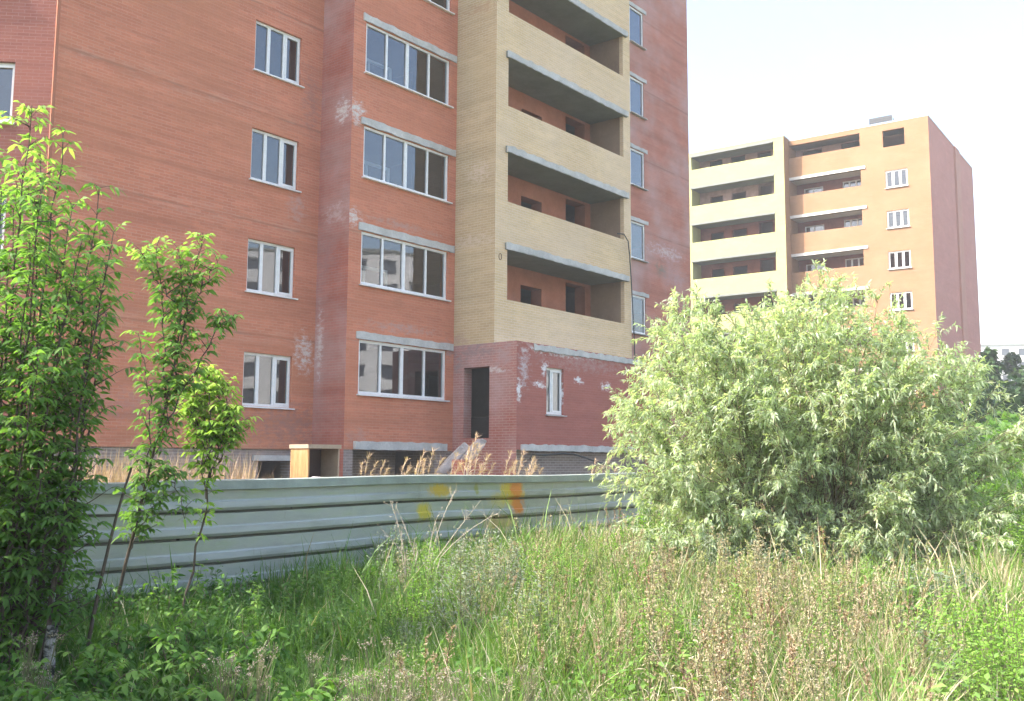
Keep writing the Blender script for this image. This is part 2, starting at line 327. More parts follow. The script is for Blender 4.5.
# ------------------------------------------------------------------ main building
G0, TOP = .3, 26.5
def main_building():
    base = (22.0, 21.0)
    a = R(51); bw = Matrix.Rotation(a, 3, 'Z') @ Vector((base[0], base[1], 0))
    root = empty('apartment_building', (bw.x, bw.y, 0), a,
                 label='large red brick apartment block with yellow brick loggia stack, behind the ribbed metal fence', cat='building')
    off = (-base[0], -base[1], 0)
    def part(mb, name, mat, label=None):
        o = mb.build(name, M[mat], root, off)
        if label: o['label'] = label
        return o
    def wloc(x, y, z): return (x + off[0], y + off[1], z)
    lev = range(0, 8)
    # ---- chamfered wall on the far left
    P0 = (10 - 4.243, 21.35 + 4.243); C = (10.0, 21.35)
    zs = [(3.08 + 3.0 * k, 4.48 + 3.0 * k) for k in lev]
    part(wall(MB(), P0, C, G0, TOP, [(3.65, 5.18, z0, z1, .3) for z0, z1 in zs]), 'wall', 'red_far_left')
    ms = set_mats(window_meshes(1.53, 1.40, [(.52, .09), (1.02, .09)], casement=(1.02, 1.5)))
    for z0, z1 in zs:
        q = Vector(P0) + (Vector(C) - Vector(P0)).normalized() * 3.65 + Vector((.7071, .7071)) * .1
        place_window(ms, root, wloc(q.x, q.y, z0), R(-45))
    part(MB().box(9.985, 10.055, 21.30, 21.345, 1.97, TOP), 'corner_strip', 'loggia')
    # ---- left wing
    holes = [(5.34, 6.90, z0, z1, .3) for z0, z1 in zs]
    part(wall(MB(), C, (17.66, 21.35), 1.97, TOP, holes), 'wall', 'red_left')
    mw = set_mats(window_meshes(1.56, 1.40, [(.50, .10), (1.03, .10)], fw=.07, casement=(1.05, 1.52)))
    for z0, z1 in zs: place_window(mw, root, wloc(15.34, 21.43, z0))
    part(wall(MB(), (10, 21.40), (17.66, 21.40), G0, 1.97, [(5.93, 6.96, 1.2, 1.66, .4)]), 'plinth', 'plinth')
    part(MB().box(15.75, 17.1, 21.33, 21.48, 1.67, 1.81), 'lintel', 'concrete')
    # ---- step and bay with the wide windows
    part(wall(MB(), (17.66, 21.35), (17.66, 20.05), G0, TOP), 'wall', 'red_step')
    wz = [(3.49 + 3.025 * k, 4.98 + 3.02 * k) for k in lev]
    part(wall(MB(), (17.66, 20.05), (21.95, 20.05), 1.98, TOP, [(.46, 3.96, z0, z1, .3) for z0, z1 in wz]), 'wall', 'red_bay')
    part(wall(MB(), (17.66, 20.07), (21.95, 20.07), G0, 1.98, [(.35, 3.55, .9, 1.97, 1.2)]), 'plinth', 'plinth')
    mb4 = set_mats(window_meshes(3.5, 1.49, [(.86, .07), (1.70, .12), (2.62, .07)], fw=.08, dep=.08))
    for k, (z0, z1) in enumerate(wz):
        w_ = place_window(mb4, root, wloc(18.12, 20.10, z0))
        l = rough_bar(18.0, 21.90, 20.005, 20.13, z1 + .012, z1 + .225, k); part(l, 'lintel', 'concrete')
        if k in (1, 2, 3):
            b = MB()
            x0 = .12
            b.box(x0, x0 + .10, .30, .36, .06, .62); b.box(x0 + .1, 1.35, .30, .36, .54, .62); b.box(1.25, 1.35, .295, .355, .06, .54); b.box(x0 + .3, x0 + .38, .31, .35, .06, .54)
            o = b.build('balcony_rail', M['pvc'], w_)
    part(rough_bar(18.0, 21.65, 19.98, 20.12, 1.985, 2.21, 31), 'lintel', 'concrete')
    part(MB().box(18.1, 21.1, 21.6, 21.65, .3, 1.98), 'basement_wall', 'plinth')
    # ---- yellow stack: side wall, front wall with loggias
    part(wall(MB(), (21.95, 20.05), (21.95, 18.45), 5.15, TOP), 'wall', 'yellow_side')
    lz = [(6.5 + 3.0 * k, 8.0 + 3.0 * k + .01) for k in range(0, 6)]
    dpt = 1.45
    part(wall(MB(), (21.95, 18.45), (29.5, 18.45), 5.15, TOP + .3, [(.58, 7.09, z0, z1, (dpt, dpt, .12, 0)) for z0, z1 in lz]), 'loggia_wall', 'yellow')
    inner = MB()
    for z0, z1 in lz: inner.face([(22.53, 18.57, z0 - 1.2), (22.53, 18.57, z0), (29.04, 18.57, z0), (29.04, 18.57, z0 - 1.2)])
    part(inner, 'parapet_lining', 'loggia_side')
    for z0, z1 in lz:
        zz = z1
        s = MB()
        pts = 14; x0, x1 = 22.42, 29.22
        s.box(x0, x1, 18.385, 19.9, zz, zz + .20)
        part(s, 'floor_slab', 'slab')
        e = rough_bar(x0 - .02, x1 + .02, 18.345, 18.383, zz + .01, zz + .215, int(zz), .035); part(e, 'slab_edge', 'concrete')
        sw = MB(); sw.face([(29.037, 18.6, zz - 2.8), (29.037, 19.9, zz - 2.8), (29.037, 19.9, zz), (29.037, 18.6, zz)]); part(sw, 'loggia_side_wall', 'loggia_side')
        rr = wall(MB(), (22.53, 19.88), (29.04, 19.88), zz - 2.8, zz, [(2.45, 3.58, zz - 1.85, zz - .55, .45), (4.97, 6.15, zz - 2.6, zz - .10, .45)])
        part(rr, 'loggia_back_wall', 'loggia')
    # hidden floor under the lowest loggia
    part(MB().box(22.0, 29.45, 18.47, 19.9, 5.16, 5.3), 'floor_slab', 'slab')
    part(wall(MB(), (29.5, 18.45), (29.5, 20.5), G0, TOP + .3), 'wall', 'yellow')
    # ---- ground floor porch
    part(wall(MB(), (21.95, 20.05), (21.95, 17.6), G0, 5.149, [(.43, 1.43, 2.36, 4.46, .35)]), 'wall', 'red_entry')
    b = MB(); b.box(23.2, 23.26, 19.05, 19.15, 3.15, 4.8); b.box(23.2, 23.26, 18.6, 19.15, 3.05, 3.15); part(MB().box(23.2, 23.26, 18.0, 21.5, 2.3, 3.04), 'inner_wall', 'opening'); part(b, 'inner_window_frame', 'concrete')
    part(wall(MB(), (21.95, 17.6), (29.2, 17.6), 2.02, 5.149, [(1.42, 2.29, 3.09, 4.49, .25)]), 'wall', 'red_porch')
    mp = set_mats(window_meshes(.87, 1.40, [(.33, .06)], fw=.075, casement=(.36, .83)), 'concrete')
    place_window(mp, root, wloc(23.37, 17.68, 3.09))
    cur = MB(); cur.face([(23.372, 17.765, 3.1), (24.238, 17.765, 3.1), (24.238, 17.765, 4.48), (23.372, 17.765, 4.48)]); part(cur, 'curtain', 'pvc')
    part(wall(MB(), (21.95, 17.78), (29.2, 17.78), G0, 2.02), 'plinth', 'plinth')
    part(wall(MB(), (29.2, 17.6), (29.2, 20.5), G0, 5.149), 'wall', 'red')
    part(MB().box(21.97, 29.19, 17.62, 18.44, 5.03, 5.145), 'porch_roof', 'concrete')
    part(rough_bar(22.15, 28.2, 17.53, 17.77, 2.0, 2.19, 41, .03), 'lintel', 'concrete')
    part(rough_bar(22.75, 28.9, 17.56, 17.597, 4.95, 5.13, 43, .04), 'lintel', 'concrete')
    ring = MB().tube([(22.19 + .065 * math.cos(t / 10 * 6.283), 18.44, 7.75 + .1 * math.sin(t / 10 * 6.283)) for t in range(11)], .011, 5)
    part(ring, 'graffiti_ring', 'brown_stem')  # brown graffiti circle on the pier, built as a thin tube
    # ---- right red wing
    tz = [(6.75 + 2.99 * k, 8.27 + 2.99 * k) for k in range(0, 6)]
    part(wall(MB(), (29.5, 20.5), (37.6, 20.5), G0, TOP, [(3.28, 4.35, z0, z1, .2) for z0, z1 in tz]), 'wall', 'red_tower')
    mt = set_mats(window_meshes(1.07, 1.52, [], fw=.08), 'concrete')
    for z0, z1 in tz:
        place_window(mt, root, wloc(32.78, 20.53, z0))
        part(rough_bar(32.65, 34.05, 20.46, 20.6, z1 + .01, z1 + .17, int(z1)), 'lintel', 'concrete')
    # ---- sides, back, roof and floors
    Yb = 36.0
    part(wall(wall(wall(MB(), (37.6, 20.5), (37.6, Yb), G0, TOP), (37.6, Yb), (P0[0], Yb), G0, TOP), (P0[0], Yb), P0, G0, TOP), 'wall', 'red')
    foot = [P0, C, (17.66, 21.35), (17.66, 20.05), (21.95, 20.05), (22.0, 19.95), (29.5, 19.95), (29.5, 20.5), (37.6, 20.5), (37.6, Yb), (P0[0], Yb)]
    cx = sum(p[0] for p in foot) / len(foot); cyy = sum(p[1] for p in foot) / len(foot)
    fl = MB()
    for k in range(0, 9):
        z = 2.3 + 3.0 * k
        fl.face([(p[0] + (cx - p[0]) * .006, p[1] + (cyy - p[1]) * .012, z) for p in foot])
    for x in (13.4, 17.7, 21.97, 26.6, 31.2, 35): fl.face([(x, 22.0, G0), (x, Yb - .1, G0), (x, Yb - .1, TOP - .2), (x, 22.0, TOP - .2)])
    fl.face([(6.2, 25.8, G0), (37.4, 25.8, G0), (37.4, 25.8, TOP - .2), (6.2, 25.8, TOP - .2)])
    part(fl, 'floor_slab', 'interior')
    rf = MB(); rf.face([(p[0], p[1], TOP - .02) for p in foot]); rf.box(21.97, 29.48, 18.47, 20.4, TOP - .1, TOP + .28); part(rf, 'roof', 'roof')
    return root
MAIN = main_building()
AM = R(51)
def m2w(x, y, z=0): v = Matrix.Rotation(AM, 3, 'Z') @ Vector((x, y, z)); return v

# cable hanging down the yellow stack
pts = [(28.55, 18.40, 9.62), (28.9, 18.36, 9.66), (29.12, 18.33, 9.45), (29.22, 18.33, 8.9), (29.3, 18.33, 8.1), (29.38, 18.33, 7.2), (29.46, 18.33, 6.2), (29.5, 18.33, 5.4), (29.55, 18.2, 4.2)]
cb = MB().tube([m2w(*p) for p in pts], .022, 5).build('hanging_cable', M['wire'])
tag(cb, 'thin black cable looping off the loggia parapet and down its right edge', 'cable')
pts = [(22.5, 17.52, 1.75), (22.55, 17.5, 1.9), (23.2, 17.5, 1.88), (24.0, 17.5, 1.93), (24.6, 17.5, 1.92), (25.2, 17.5, 1.82), (25.9, 17.5, 1.68), (26.8, 17.5, 1.58)]
cb = MB().tube([m2w(*p) for p in pts], .028, 5).build('slack_cable', M['wire'])
tag(cb, 'black cable sagging under the concrete lintel on the porch plinth', 'cable')

# ------------------------------------------------------------------ far building
FY1, FY2, FMO = (.42, .41, .185), (.40, .39, .17), (.42, .41, .22)
M['far_yellow'] = brick('far_pale_yellow_brick', FY1, FY2, FMO, streak=.05, bands=.25, tint=(.43, .42, .21))
M['far_orange'] = brick('far_orange_brick', (.33, .18, .10), (.30, .162, .085), (.33, .21, .13), streak=.1, bands=.6, tint=(.35, .215, .13))
M['far_red'] = brick('far_red_brick', (.46, .20, .165), (.42, .18, .15), (.45, .24, .21), streak=.12, bands=.4, tint=(.48, .24, .20))
def far_building():
    a = R(-35.6); base = (-28, 74)
    bw = Matrix.Rotation(a, 3, 'Z') @ Vector((base[0], base[1], 0))
    root = empty('apartment_building', (bw.x, bw.y, 0), a, label='far orange and yellow brick apartment block with open balconies, right of the red one', cat='building')
    off = (-base[0], -base[1], 0)
    def part(mb, name, mat): return mb.build(name, M[mat], root, off)
    def wloc(x, y, z): return (x + off[0], y + off[1], z)
    T = 26.45
    L, X1 = -40.0, -25.8; YF = 71.6; YO = 72.7; XR = -15.57; YB = 88.35
    # yellow stack
    hz = [(16.2 + 3.0 * k, 17.62 + 3.0 * k) for k in range(-4, 4)]
    hz[-1] = (25.2, 26.25)
    part(wall(MB(), (L, YF), (X1, YF), 0, T + .15, [(6.5, 13.4, z0, z1, (1.6, 1.6, .15, .3)) for z0, z1 in hz]), 'loggia_wall', 'far_yellow')
    part(wall(MB(), (X1, YF), (X1, YO), 0, T + .15), 'wall', 'far_orange')
    part(wall(MB(), (L, YB), (L, YF), 0, T), 'wall', 'far_red')
    for k, (z0, z1) in enumerate(hz):
        bz = z0 - 1.25
        part(wall(MB(), (L + 6.5, YF + 1.6), (X1 - .8, YF + 1.6), bz, z1 + .02,
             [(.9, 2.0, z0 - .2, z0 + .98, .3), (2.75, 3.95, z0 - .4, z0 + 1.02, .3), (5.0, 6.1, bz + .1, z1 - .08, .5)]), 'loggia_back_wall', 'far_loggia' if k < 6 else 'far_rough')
        part(MB().box(L + 6.4, X1 - .75, YF - .03, YF + 1.62, z1, z1 + .17), 'floor_slab', 'slab')
    # orange middle with loggias and the right bay
    oz = [(16.1 + 3.0 * k, 17.32 + 3.0 * k) for k in range(-4, 4)]; oz[-1] = (25.1, 26.1)
    wz = [(12.6 + 3.0 * k, 13.88 + 3.0 * k) for k in range(-3, 4)]
    holes = [(.02, 5.4, z0, z1, (1.6, 1.6, .15, .3)) for z0, z1 in oz]
    wa = X1
    wh = [(-18.65 - wa, -17.12 - wa, z0, z1, .25) for z0, z1 in wz] + [(-18.75 - wa, -17.22 - wa, 24.67, 25.93, .3)]
    part(wall(MB(), (X1, YO), (XR, YO), 0, T, holes + wh), 'wall', 'far_orange')
    mw = set_mats(window_meshes(1.53, 1.28, [(.52, .17), (1.02, .17)], fw=.1, dep=.1))
    for z0, z1 in wz: place_window(mw, root, wloc(-18.65, YO + .06, z0))
    m2 = set_mats(window_meshes(1.5, 1.3, [(.72, .09)], fw=.08, sill=False)); m3 = set_mats(window_meshes(1.5, 1.3, [(.5, .12), (1.0, .12)], fw=.08, sill=False))
    for k, (z0, z1) in enumerate(oz):
        bz = z0 - 1.25; top = k == 7
        part(wall(MB(), (X1 + .02, YO + 1.6), (X1 + 5.4, YO + 1.6), bz, z1 + .02,
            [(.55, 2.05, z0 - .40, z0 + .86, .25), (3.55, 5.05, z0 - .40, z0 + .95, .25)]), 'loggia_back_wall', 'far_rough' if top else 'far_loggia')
        if not top:
            place_window(m2, root, wloc(X1 + .57, YO + 1.66, z0 - .44)); place_window(m3, root, wloc(X1 + 3.57, YO + 1.66, z0 - .35))
            part(MB().box(X1 + .01, X1 + 5.75, YO - .06, YO + 1.62, z1, z1 + .22), 'floor_slab', 'far_slab')
    # the lighter joint strip on the red side, shell, roof
    part(wall(wall(wall(MB(), (XR, YO), (XR, YB), 0, T), (XR, YB), (L, YB), 0, T), (L + .1, YB - .1), (L + .1, YO), 0, T - .2), 'wall', 'far_red')
    part(MB().box(XR + .004, XR + .14, 81.0, 82.6, 0, T - .03), 'wall_pilaster', 'far_pil')
    foot = [(L + .05, YF + 1.7), (X1, YF + 1.7), (X1, YO + 1.7), (X1 + 5.5, YO + 1.7), (X1 + 5.5, YO + .1), (XR - .05, YO + .1), (XR - .05, YB - .05), (L + .05, YB - .05)]
    fl = MB()
    for k in range(9): fl.face([(x, y, 1.5 + 3 * k) for x, y in foot])
    fl.face([(L + .2, 77.5, 0), (XR - .1, 77.5, 0), (XR - .1, 77.5, T - .2), (L + .2, 77.5, T - .2)])
    part(fl, 'floor_slab', 'interior')
    rf = MB(); rf.box(L - .02, X1 + .02, YF - .02, YB, T + .152, T + .22); rf.box(X1 + .12, XR + .02, YO - .02, YB + .02, T + .004, T + .07); part(rf, 'roof', 'far_slab')
    r = MB()
    for i in range(9): r.box(-19.75 + i * .19, -19.71 + i * .19, 73.2, 73.25, T + .1, T + .62)
    for z in (.35, .5, .64): r.box(-19.8, -18.15, 73.2, 73.26, T + z - .02, T + z + .11)
    r.box(-18.1, -18.04, 73.2, 73.26, T + .1, T + .5)
    part(r, 'roof_railing', 'metal_dark')
    for x, y, h in ((-32.6, 73.5, 1.1), (-27.9, 74.5, 1.0), (-24.2, 75, .6)):
        part(MB().box(x - .18, x + .18, y - .18, y + .18, T + .3, T + .3 + h).box(x - .24, x + .24, y - .24, y + .24, T + .3 + h, T + .36 + h), 'chimney', 'far_slab')
    part(MB().box(-22.9, -21.7, 74.0, 74.7, T + .1, T + .35), 'roof_hatch', 'far_slab')
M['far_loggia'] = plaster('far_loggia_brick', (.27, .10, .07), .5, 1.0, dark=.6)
M['far_rough'] = plaster('unfinished_pink_blocks', (.45, .30, .27), .5, 1.6)
M['far_slab'] = plaster('pale_slab', (.62, .58, .55), .2, 1.5)
M['far_pil'] = plaster('pilaster_pink', (.47, .24, .19), .15, 1.0)
far_building()

# ------------------------------------------------------------------ distant white blocks
M['panel'] = plaster('white_panel', (.62, .62, .62), .15, .3)
M['panel_blue'] = plaster('blue_panel', (.50, .54, .60), .15, .3)
M['dark_window'] = simple('dark_window_glass', (.05, .06, .08), .15, .6)
def panel_block(x, y, rz, length, depth, storeys, mat, label):
    root = empty('panel_building', (x, y, 0), rz, label=label, cat='building')
    H = storeys * 2.9 + 1.2
    mb = MB(); holes = []
    n = int(length / 3.2)
    for k in range(storeys):
        for i in range(n):
            a = (i + .5) * length / n; holes.append((a - .8, a + .8, 1.9 + k * 2.9, 3.4 + k * 2.9, .18))
    wall(mb, (0, 0), (length, 0), 0, H, holes); wall(mb, (length, 0), (length, depth), 0, H); wall(mb, (length, depth), (0, depth), 0, H); wall(mb, (0, depth), (0, 0), 0, H)
    mb.build('wall', M[mat], root)
    MB().box(-.2, length + .2, -.2, depth + .2, H + .01, H + .3).build('roof', M['slab'], root)
    g = MB(); g.face([(.1, .19, .5), (length - .1, .19, .5), (length - .1, .19, H - .3), (.1, .19, H - .3)]); g.build('window_band', M['dark_window'], root)
    bme = MB().box(-1.3, 1.3, -.9, -.01, 0, 1.0).mesh('balcony'); bme.materials.append(M['panel'])
    for k in range(storeys):
        for i in range(1, n, 3):
            o = bpy.data.objects.new('balcony', bme); COL.objects.link(o); o.parent = root; o.location = ((i + .5) * length / n, 0, .9 + k * 2.9)
panel_block(102.5, 214, R(-14), 30, 14, 9, 'panel', 'distant white panel apartment block beyond the trees at the right edge')
panel_block(133, 250, R(-30), 26, 14, 11, 'panel_blue', 'distant pale blue panel block beside the white one, cut by the right edge')
panel_block(76, 62, R(-90), 75, 13, 8, 'panel', 'white panel apartment block off to the right, mirrored in the ground floor windows')

# ------------------------------------------------------------------ fence
FA = R(90 - 37)                # direction of the fence in plan
fd = Vector((math.cos(FA), math.sin(FA))); fn = Vector((math.sin(FA), -math.cos(FA)))
fp0 = Vector((math.sin(R(-9.9)), math.cos(R(-9.9)))) * 12.0       # where the ray through x=340 meets it
def fpt(s): return fp0 + fd * s
def build_fence():
    s0, s1 = -4.75, 7.6
    root = empty('metal_fence', (*fpt(0), 0), 0, label='grey green ribbed sheet metal fence with rust stains, before the red building', cat='fence')
    t = NT('painted_sheet'); uv = t.n('ShaderNodeUVMap').outputs[0]
    n1 = t.noise(t.vm('MULTIPLY', uv, (.5, 2.5, 1)).outputs[0], 1.2, 6, .65)
    col = t.ramp(n1, [(.3, (.26, .28, .26)), (.5, (.34, .36, .33)), (.6, (.31, .35, .27)), (.75, (.38, .39, .36))])
    n2 = t.noise(uv, 5, 6, .7)
    col = t.mix(t.rr(n2, .55, .8, 0, .5), col, (.24, .26, .25, 1))
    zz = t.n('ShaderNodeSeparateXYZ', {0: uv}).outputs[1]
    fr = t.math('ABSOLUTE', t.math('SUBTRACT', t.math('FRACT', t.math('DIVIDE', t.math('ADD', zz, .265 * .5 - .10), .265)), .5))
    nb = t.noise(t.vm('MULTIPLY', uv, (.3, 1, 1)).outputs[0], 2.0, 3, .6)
    col = t.mix(t.math('MULTIPLY', t.rr(fr, .035, .065, 1.0, 0.0), t.rr(nb, .3, .5, .55, .85)), col, (.08, .085, .075, 1))  # shade inside the grooves painted in as dark lines
    bl = t.math('SUBTRACT', t.math('FRACT', t.math('DIVIDE', t.math('ADD', zz, .265 - .10), .265)), .32)
    col = t.mix(t.math('MULTIPLY', t.rr(t.math('ABSOLUTE', bl), .10, .22, .7, 0.0), t.rr(n1, .35, .6)), col, (.44, .46, .52, 1))  # sky light on the ribs painted in as pale bluish bands
    nf = t.noise(t.vm('MULTIPLY', uv, (1.6, .8, 1)).outputs[0], 5.0, 8, .8)
    for (a, z, ra, rz, s, c) in [(3.42, 1.27, .42, .34, 1.3, (.55, .40, .04)), (3.52, 1.31, .24, .2, 1.3, (.66, .22, .02)), (3.58, 1.06, .24, .2, 1.3, (.62, .20, .02)),
                                 (3.1, 1.15, .35, .20, .6, (.50, .42, .10)), (3.15, .82, .6, .2, .9, (.50, .38, .14)), (1.85, 1.30, .42, .14, 1.0, (.52, .36, .06)), (1.55, 1.02, .22, .2, 1.0, (.50, .40, .05)), (1.9, .86, .4, .12, .3, (.45, .36, .2)), (2.6, 1.3, .07, .13, .8, (.30, .30, .08))]:
        d = t.vm('LENGTH', t.vm('DIVIDE', t.vm('SUBTRACT', uv, (a, z, 0)).outputs[0], (ra, rz, 1)).outputs[0], (0, 0, 0)).outputs['Value']
        fo = t.math('SUBTRACT', 1.0, d, True); m = t.math('MULTIPLY', t.rr(t.math('ADD', fo, t.math('MULTIPLY', t.math('SUBTRACT', nf, .5), 2.4)), .15, .6), t.rr(fo, .0, .55))
        col = t.mix(t.math('MULTIPLY', m, s), col, c4(*c))
    md = t.math('MULTIPLY', t.rr(zz, .05, .55, 1.0, 0.0), t.rr(t.noise(t.vm('MULTIPLY', uv, (1, .6, 1)).outputs[0], 3.0, 7, .8), .42, .62))
    col = t.mix(t.math('MULTIPLY', md, .7), col, (.17, .15, .11, 1))
    ru = t.rr(t.noise(t.vm('MULTIPLY', uv, (4.0, .5, 1)).outputs[0], 2.2, 6, .75), .60, .74, 0, .5)
    col = t.mix(ru, col, (.22, .20, .16, 1))
    sx = t.math('ABSOLUTE', t.math('SUBTRACT', t.math('FRACT', t.math('DIVIDE', t.n('ShaderNodeSeparateXYZ', {0: uv}).outputs[0], 1.25)), .5))
    sz = t.math('ABSOLUTE', t.math('SUBTRACT', t.math('FRACT', t.math('DIVIDE', t.math('ADD', zz, .03), .265)), .5))
    dot = t.math('MULTIPLY', t.math('LESS_THAN', sx, .009), t.math('LESS_THAN', sz, .04))
    col = t.mix(dot, col, (.05, .045, .04, 1))
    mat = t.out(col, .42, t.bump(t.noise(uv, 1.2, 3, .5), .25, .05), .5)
    # profile: d (towards the viewer), z ; wide flats with narrow deep grooves
    prof = [(0.0, .02)]
    for g in (.10, .365, .63, .895, 1.16):
        prof += [(0.0, g - .014), (-.09, g - .012), (-.09, g + .013), (.002, g + .015), (.022, g + .045), (.022, g + .11), (0.0, g + .125)]
    prof += [(0.0, 1.43)]
    cuts = [s0, -.9, 3.05, s1]
    seg = 46
    for j in range(3):
        mb = MB(); a0, a1 = cuts[j], cuts[j + 1] + (.08 if j < 2 else 0); dd = .004 * j; n = 18
        def P(i, q):
            s = a0 + (a1 - a0) * i / n; w = .012 * math.sin(s * 2.3 + 1) + .006 * math.sin(s * 7.1) ; p = fpt(s) + fn * (q[0] + dd + w)
            sag = .012 * math.sin(s * 1.1) + (.03 * math.exp(-((s + 2.9) / .45) ** 2) if q[1] > 1.2 else 0) * -1
            return (p.x - fpt(0).x, p.y - fpt(0).y, q[1] + sag), (s, q[1])
        for i in range(n):
            for k in range(len(prof) - 1):
                a, b, c, d = P(i, prof[k]), P(i + 1, prof[k]), P(i + 1, prof[k + 1]), P(i, prof[k + 1])
                mb.face([a[0], b[0], c[0], d[0]], [a[1], b[1], c[1], d[1]])
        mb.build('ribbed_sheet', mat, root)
    cap = MB(); n = 40
    for i in range(n):
        def Q(i):
            s = s0 + (s1 - s0) * i / n; w = .012 * math.sin(s * 2.3 + 1) + .006 * math.sin(s * 7.1); p = fpt(s) + fn * w - fpt(0)
            return p, 1.425 + .012 * math.sin(s * 1.1) - .03 * math.exp(-((s + 2.9) / .45) ** 2)
        (p, z), (q, y) = Q(i), Q(i + 1)
        for (d0, z0, d1, z1) in ((.045, -.03, .045, .065), (.045, .065, -.05, .075), (-.05, .075, -.05, -.02), (.045, -.03, .03, -.035)):
            A = p + fn * d0; B = q + fn * d0; C = q + fn * d1; D = p + fn * d1
            cap.face([(A.x, A.y, z + z0), (B.x, B.y, y + z0), (C.x, C.y, y + z1), (D.x, D.y, z + z1)], [(0, 0), (1, 0), (1, .1), (0, .1)])
    cap.build('top_rail', M['fence_cap'], root)
    for s in (-4.6, -2.1, .4, 2.9, 5.4, 7.5):
        p = fpt(s) - fn * .11 - fpt(0)
        MB().tube([(p.x, p.y, -.1), (p.x, p.y, 1.40)], .035, 8).build('post', M['bark_dark'], root)
M['fence_cap'] = simple('fence_cap_steel', (.30, .34, .32), .45, .5, var=.3, scale=3)
build_fence()

# ------------------------------------------------------------------ plywood box and rubble behind the fence
def ray2(px, r): a = math.atan((px - 512) / 985.0); return Vector((math.sin(a) * r, math.cos(a) * r))
def plywood_box():
    t = NT('weathered_plywood'); co = t.n('ShaderNodeTexCoord').outputs['Object']
    n1 = t.noise(t.vm('MULTIPLY', co, (6, 6, .8)).outputs[0], 2.0, 6, .7)
    M['ply'] = t.out(t.ramp(n1, [(.3, (.20, .10, .045)), (.5, (.34, .19, .08)), (.7, (.42, .28, .16))]), .8)
    M['ply_pale'] = plaster('pale_board', (.40, .31, .23), .3, 4)
    p = ray2(317, 17.4); z = gz(p.x, p.y)
    root = empty('plywood_box', (p.x, p.y, z), R(48), label='open plywood box standing on the bank behind the fence', cat='box')
    w, d, h = .66, .5, 1.87 - z + .02; q = .03
    MB().box(-w / 2, -w / 2 + q, -d / 2, d / 2, 0, h).build('side_panel', M['ply'], root)
    MB().box(w / 2 - q, w / 2, -d / 2, d / 2, 0, h).build('side_panel', M['ply_pale'], root)
    MB().box(-w / 2 - .02, w / 2 + .02, -d / 2 - .02, d / 2 + .02, h + .002, h + .07).build('top_panel', M['ply_pale'], root)
    MB().box(-w / 2 + q, w / 2 - q, d / 2 - .02, d / 2, 0, h - .002).build('back_panel', M['opening'], root)
    MB().box(-w / 2 + q, w / 2 - q, -d / 2 + .03, d / 2 - .03, h * .55, h * .55 + .025).build('shelf', M['ply_pale'], root)
plywood_box()
def rock(name, p, s, mat, label, cat, rz=0, tilt=0, seed=1, group=None):
    bm = bmesh.new(); bmesh.ops.create_cube(bm, size=1); bmesh.ops.bevel(bm, geom=bm.edges[:], offset=.12, segments=2, affect='EDGES')
    bmesh.ops.subdivide_edges(bm, edges=bm.edges[:], cuts=1)
    rg = random.Random(seed)
    for v in bm.verts: v.co += Vector((rg.uniform(-1, 1), rg.uniform(-1, 1), rg.uniform(-1, 1))) * .035
    for v in bm.verts: v.co = Vector((v.co.x * s[0], v.co.y * s[1], (v.co.z + .5) * s[2]))
    me = bpy.data.meshes.new(name); bm.to_mesh(me); bm.free()
    o = link(name, me, M[mat]); o.location = p; o.rotation_euler = (0, tilt, rz); return tag(o, label, cat, group)
M['rubble'] = plaster('rubble_concrete', (.42, .38, .37), .5, 4)
for (px, r, s, rz, tl, lab, sd) in ((452, 25.5, (.22, .4, 1.1), .2, .75, 'left grey concrete slab fragment leaning below the dark doorway', 3), (468, 25.9, (.20, .45, 1.25), .4, .70, 'right grey concrete slab fragment leaning below the dark doorway', 5)):
    q = ray2(px, r); z = gz(q.x, q.y)
    rock('concrete_slab', (q.x - .35, q.y, z + .55), s, 'rubble', lab, 'slab', rz, tl, sd)
q = ray2(326, 16.6); rock('rubble_stone', (q.x, q.y, gz(q.x, q.y)), (.5, .3, 1.02), 'concrete', 'pale rubble stone in front of the open plywood box', 'stone', .3, 0, 9)
q = ray2(478, 25.0); MB().box(-.6, .6, -.25, .25, 0, 1.02).build('brick_step', M['red_entry'], None, (q.x, q.y, gz(q.x, q.y)), R(40))
tag(bpy.data.objects['brick_step'], 'low red brick step at the foot of the dark doorway', 'step')


# ------------------------------------------------------------------ vegetation helpers (numpy)
def fast_mesh(name, V, faces, tint=None):
    """faces: list of (k-gon index array). tint per vertex"""
    me = bpy.data.meshes.new(name); V = np.asarray(V, np.float32)
    me.vertices.add(len(V)); me.vertices.foreach_set('co', V.ravel())
    loops = np.concatenate([f.ravel() for f in faces]).astype(np.int32)
    tot = np.concatenate([np.full(len(f), f.shape[1]) for f in faces]).astype(np.int32)
    me.loops.add(len(loops)); me.loops.foreach_set('vertex_index', loops)
    me.polygons.add(len(tot)); me.polygons.foreach_set('loop_start', np.concatenate([[0], np.cumsum(tot)[:-1]]).astype(np.int32))
    try: me.polygons.foreach_set('loop_total', tot)
    except Exception: pass
    if tint is not None:
        at = me.attributes.new('tint', 'FLOAT', 'POINT'); at.data.foreach_set('value', np.clip(tint, 0, 1).astype(np.float32))
    me.update(calc_edges=True); me.validate(); return me
def nrm(a): return a / np.maximum(np.linalg.norm(a, axis=-1, keepdims=True), 1e-9)
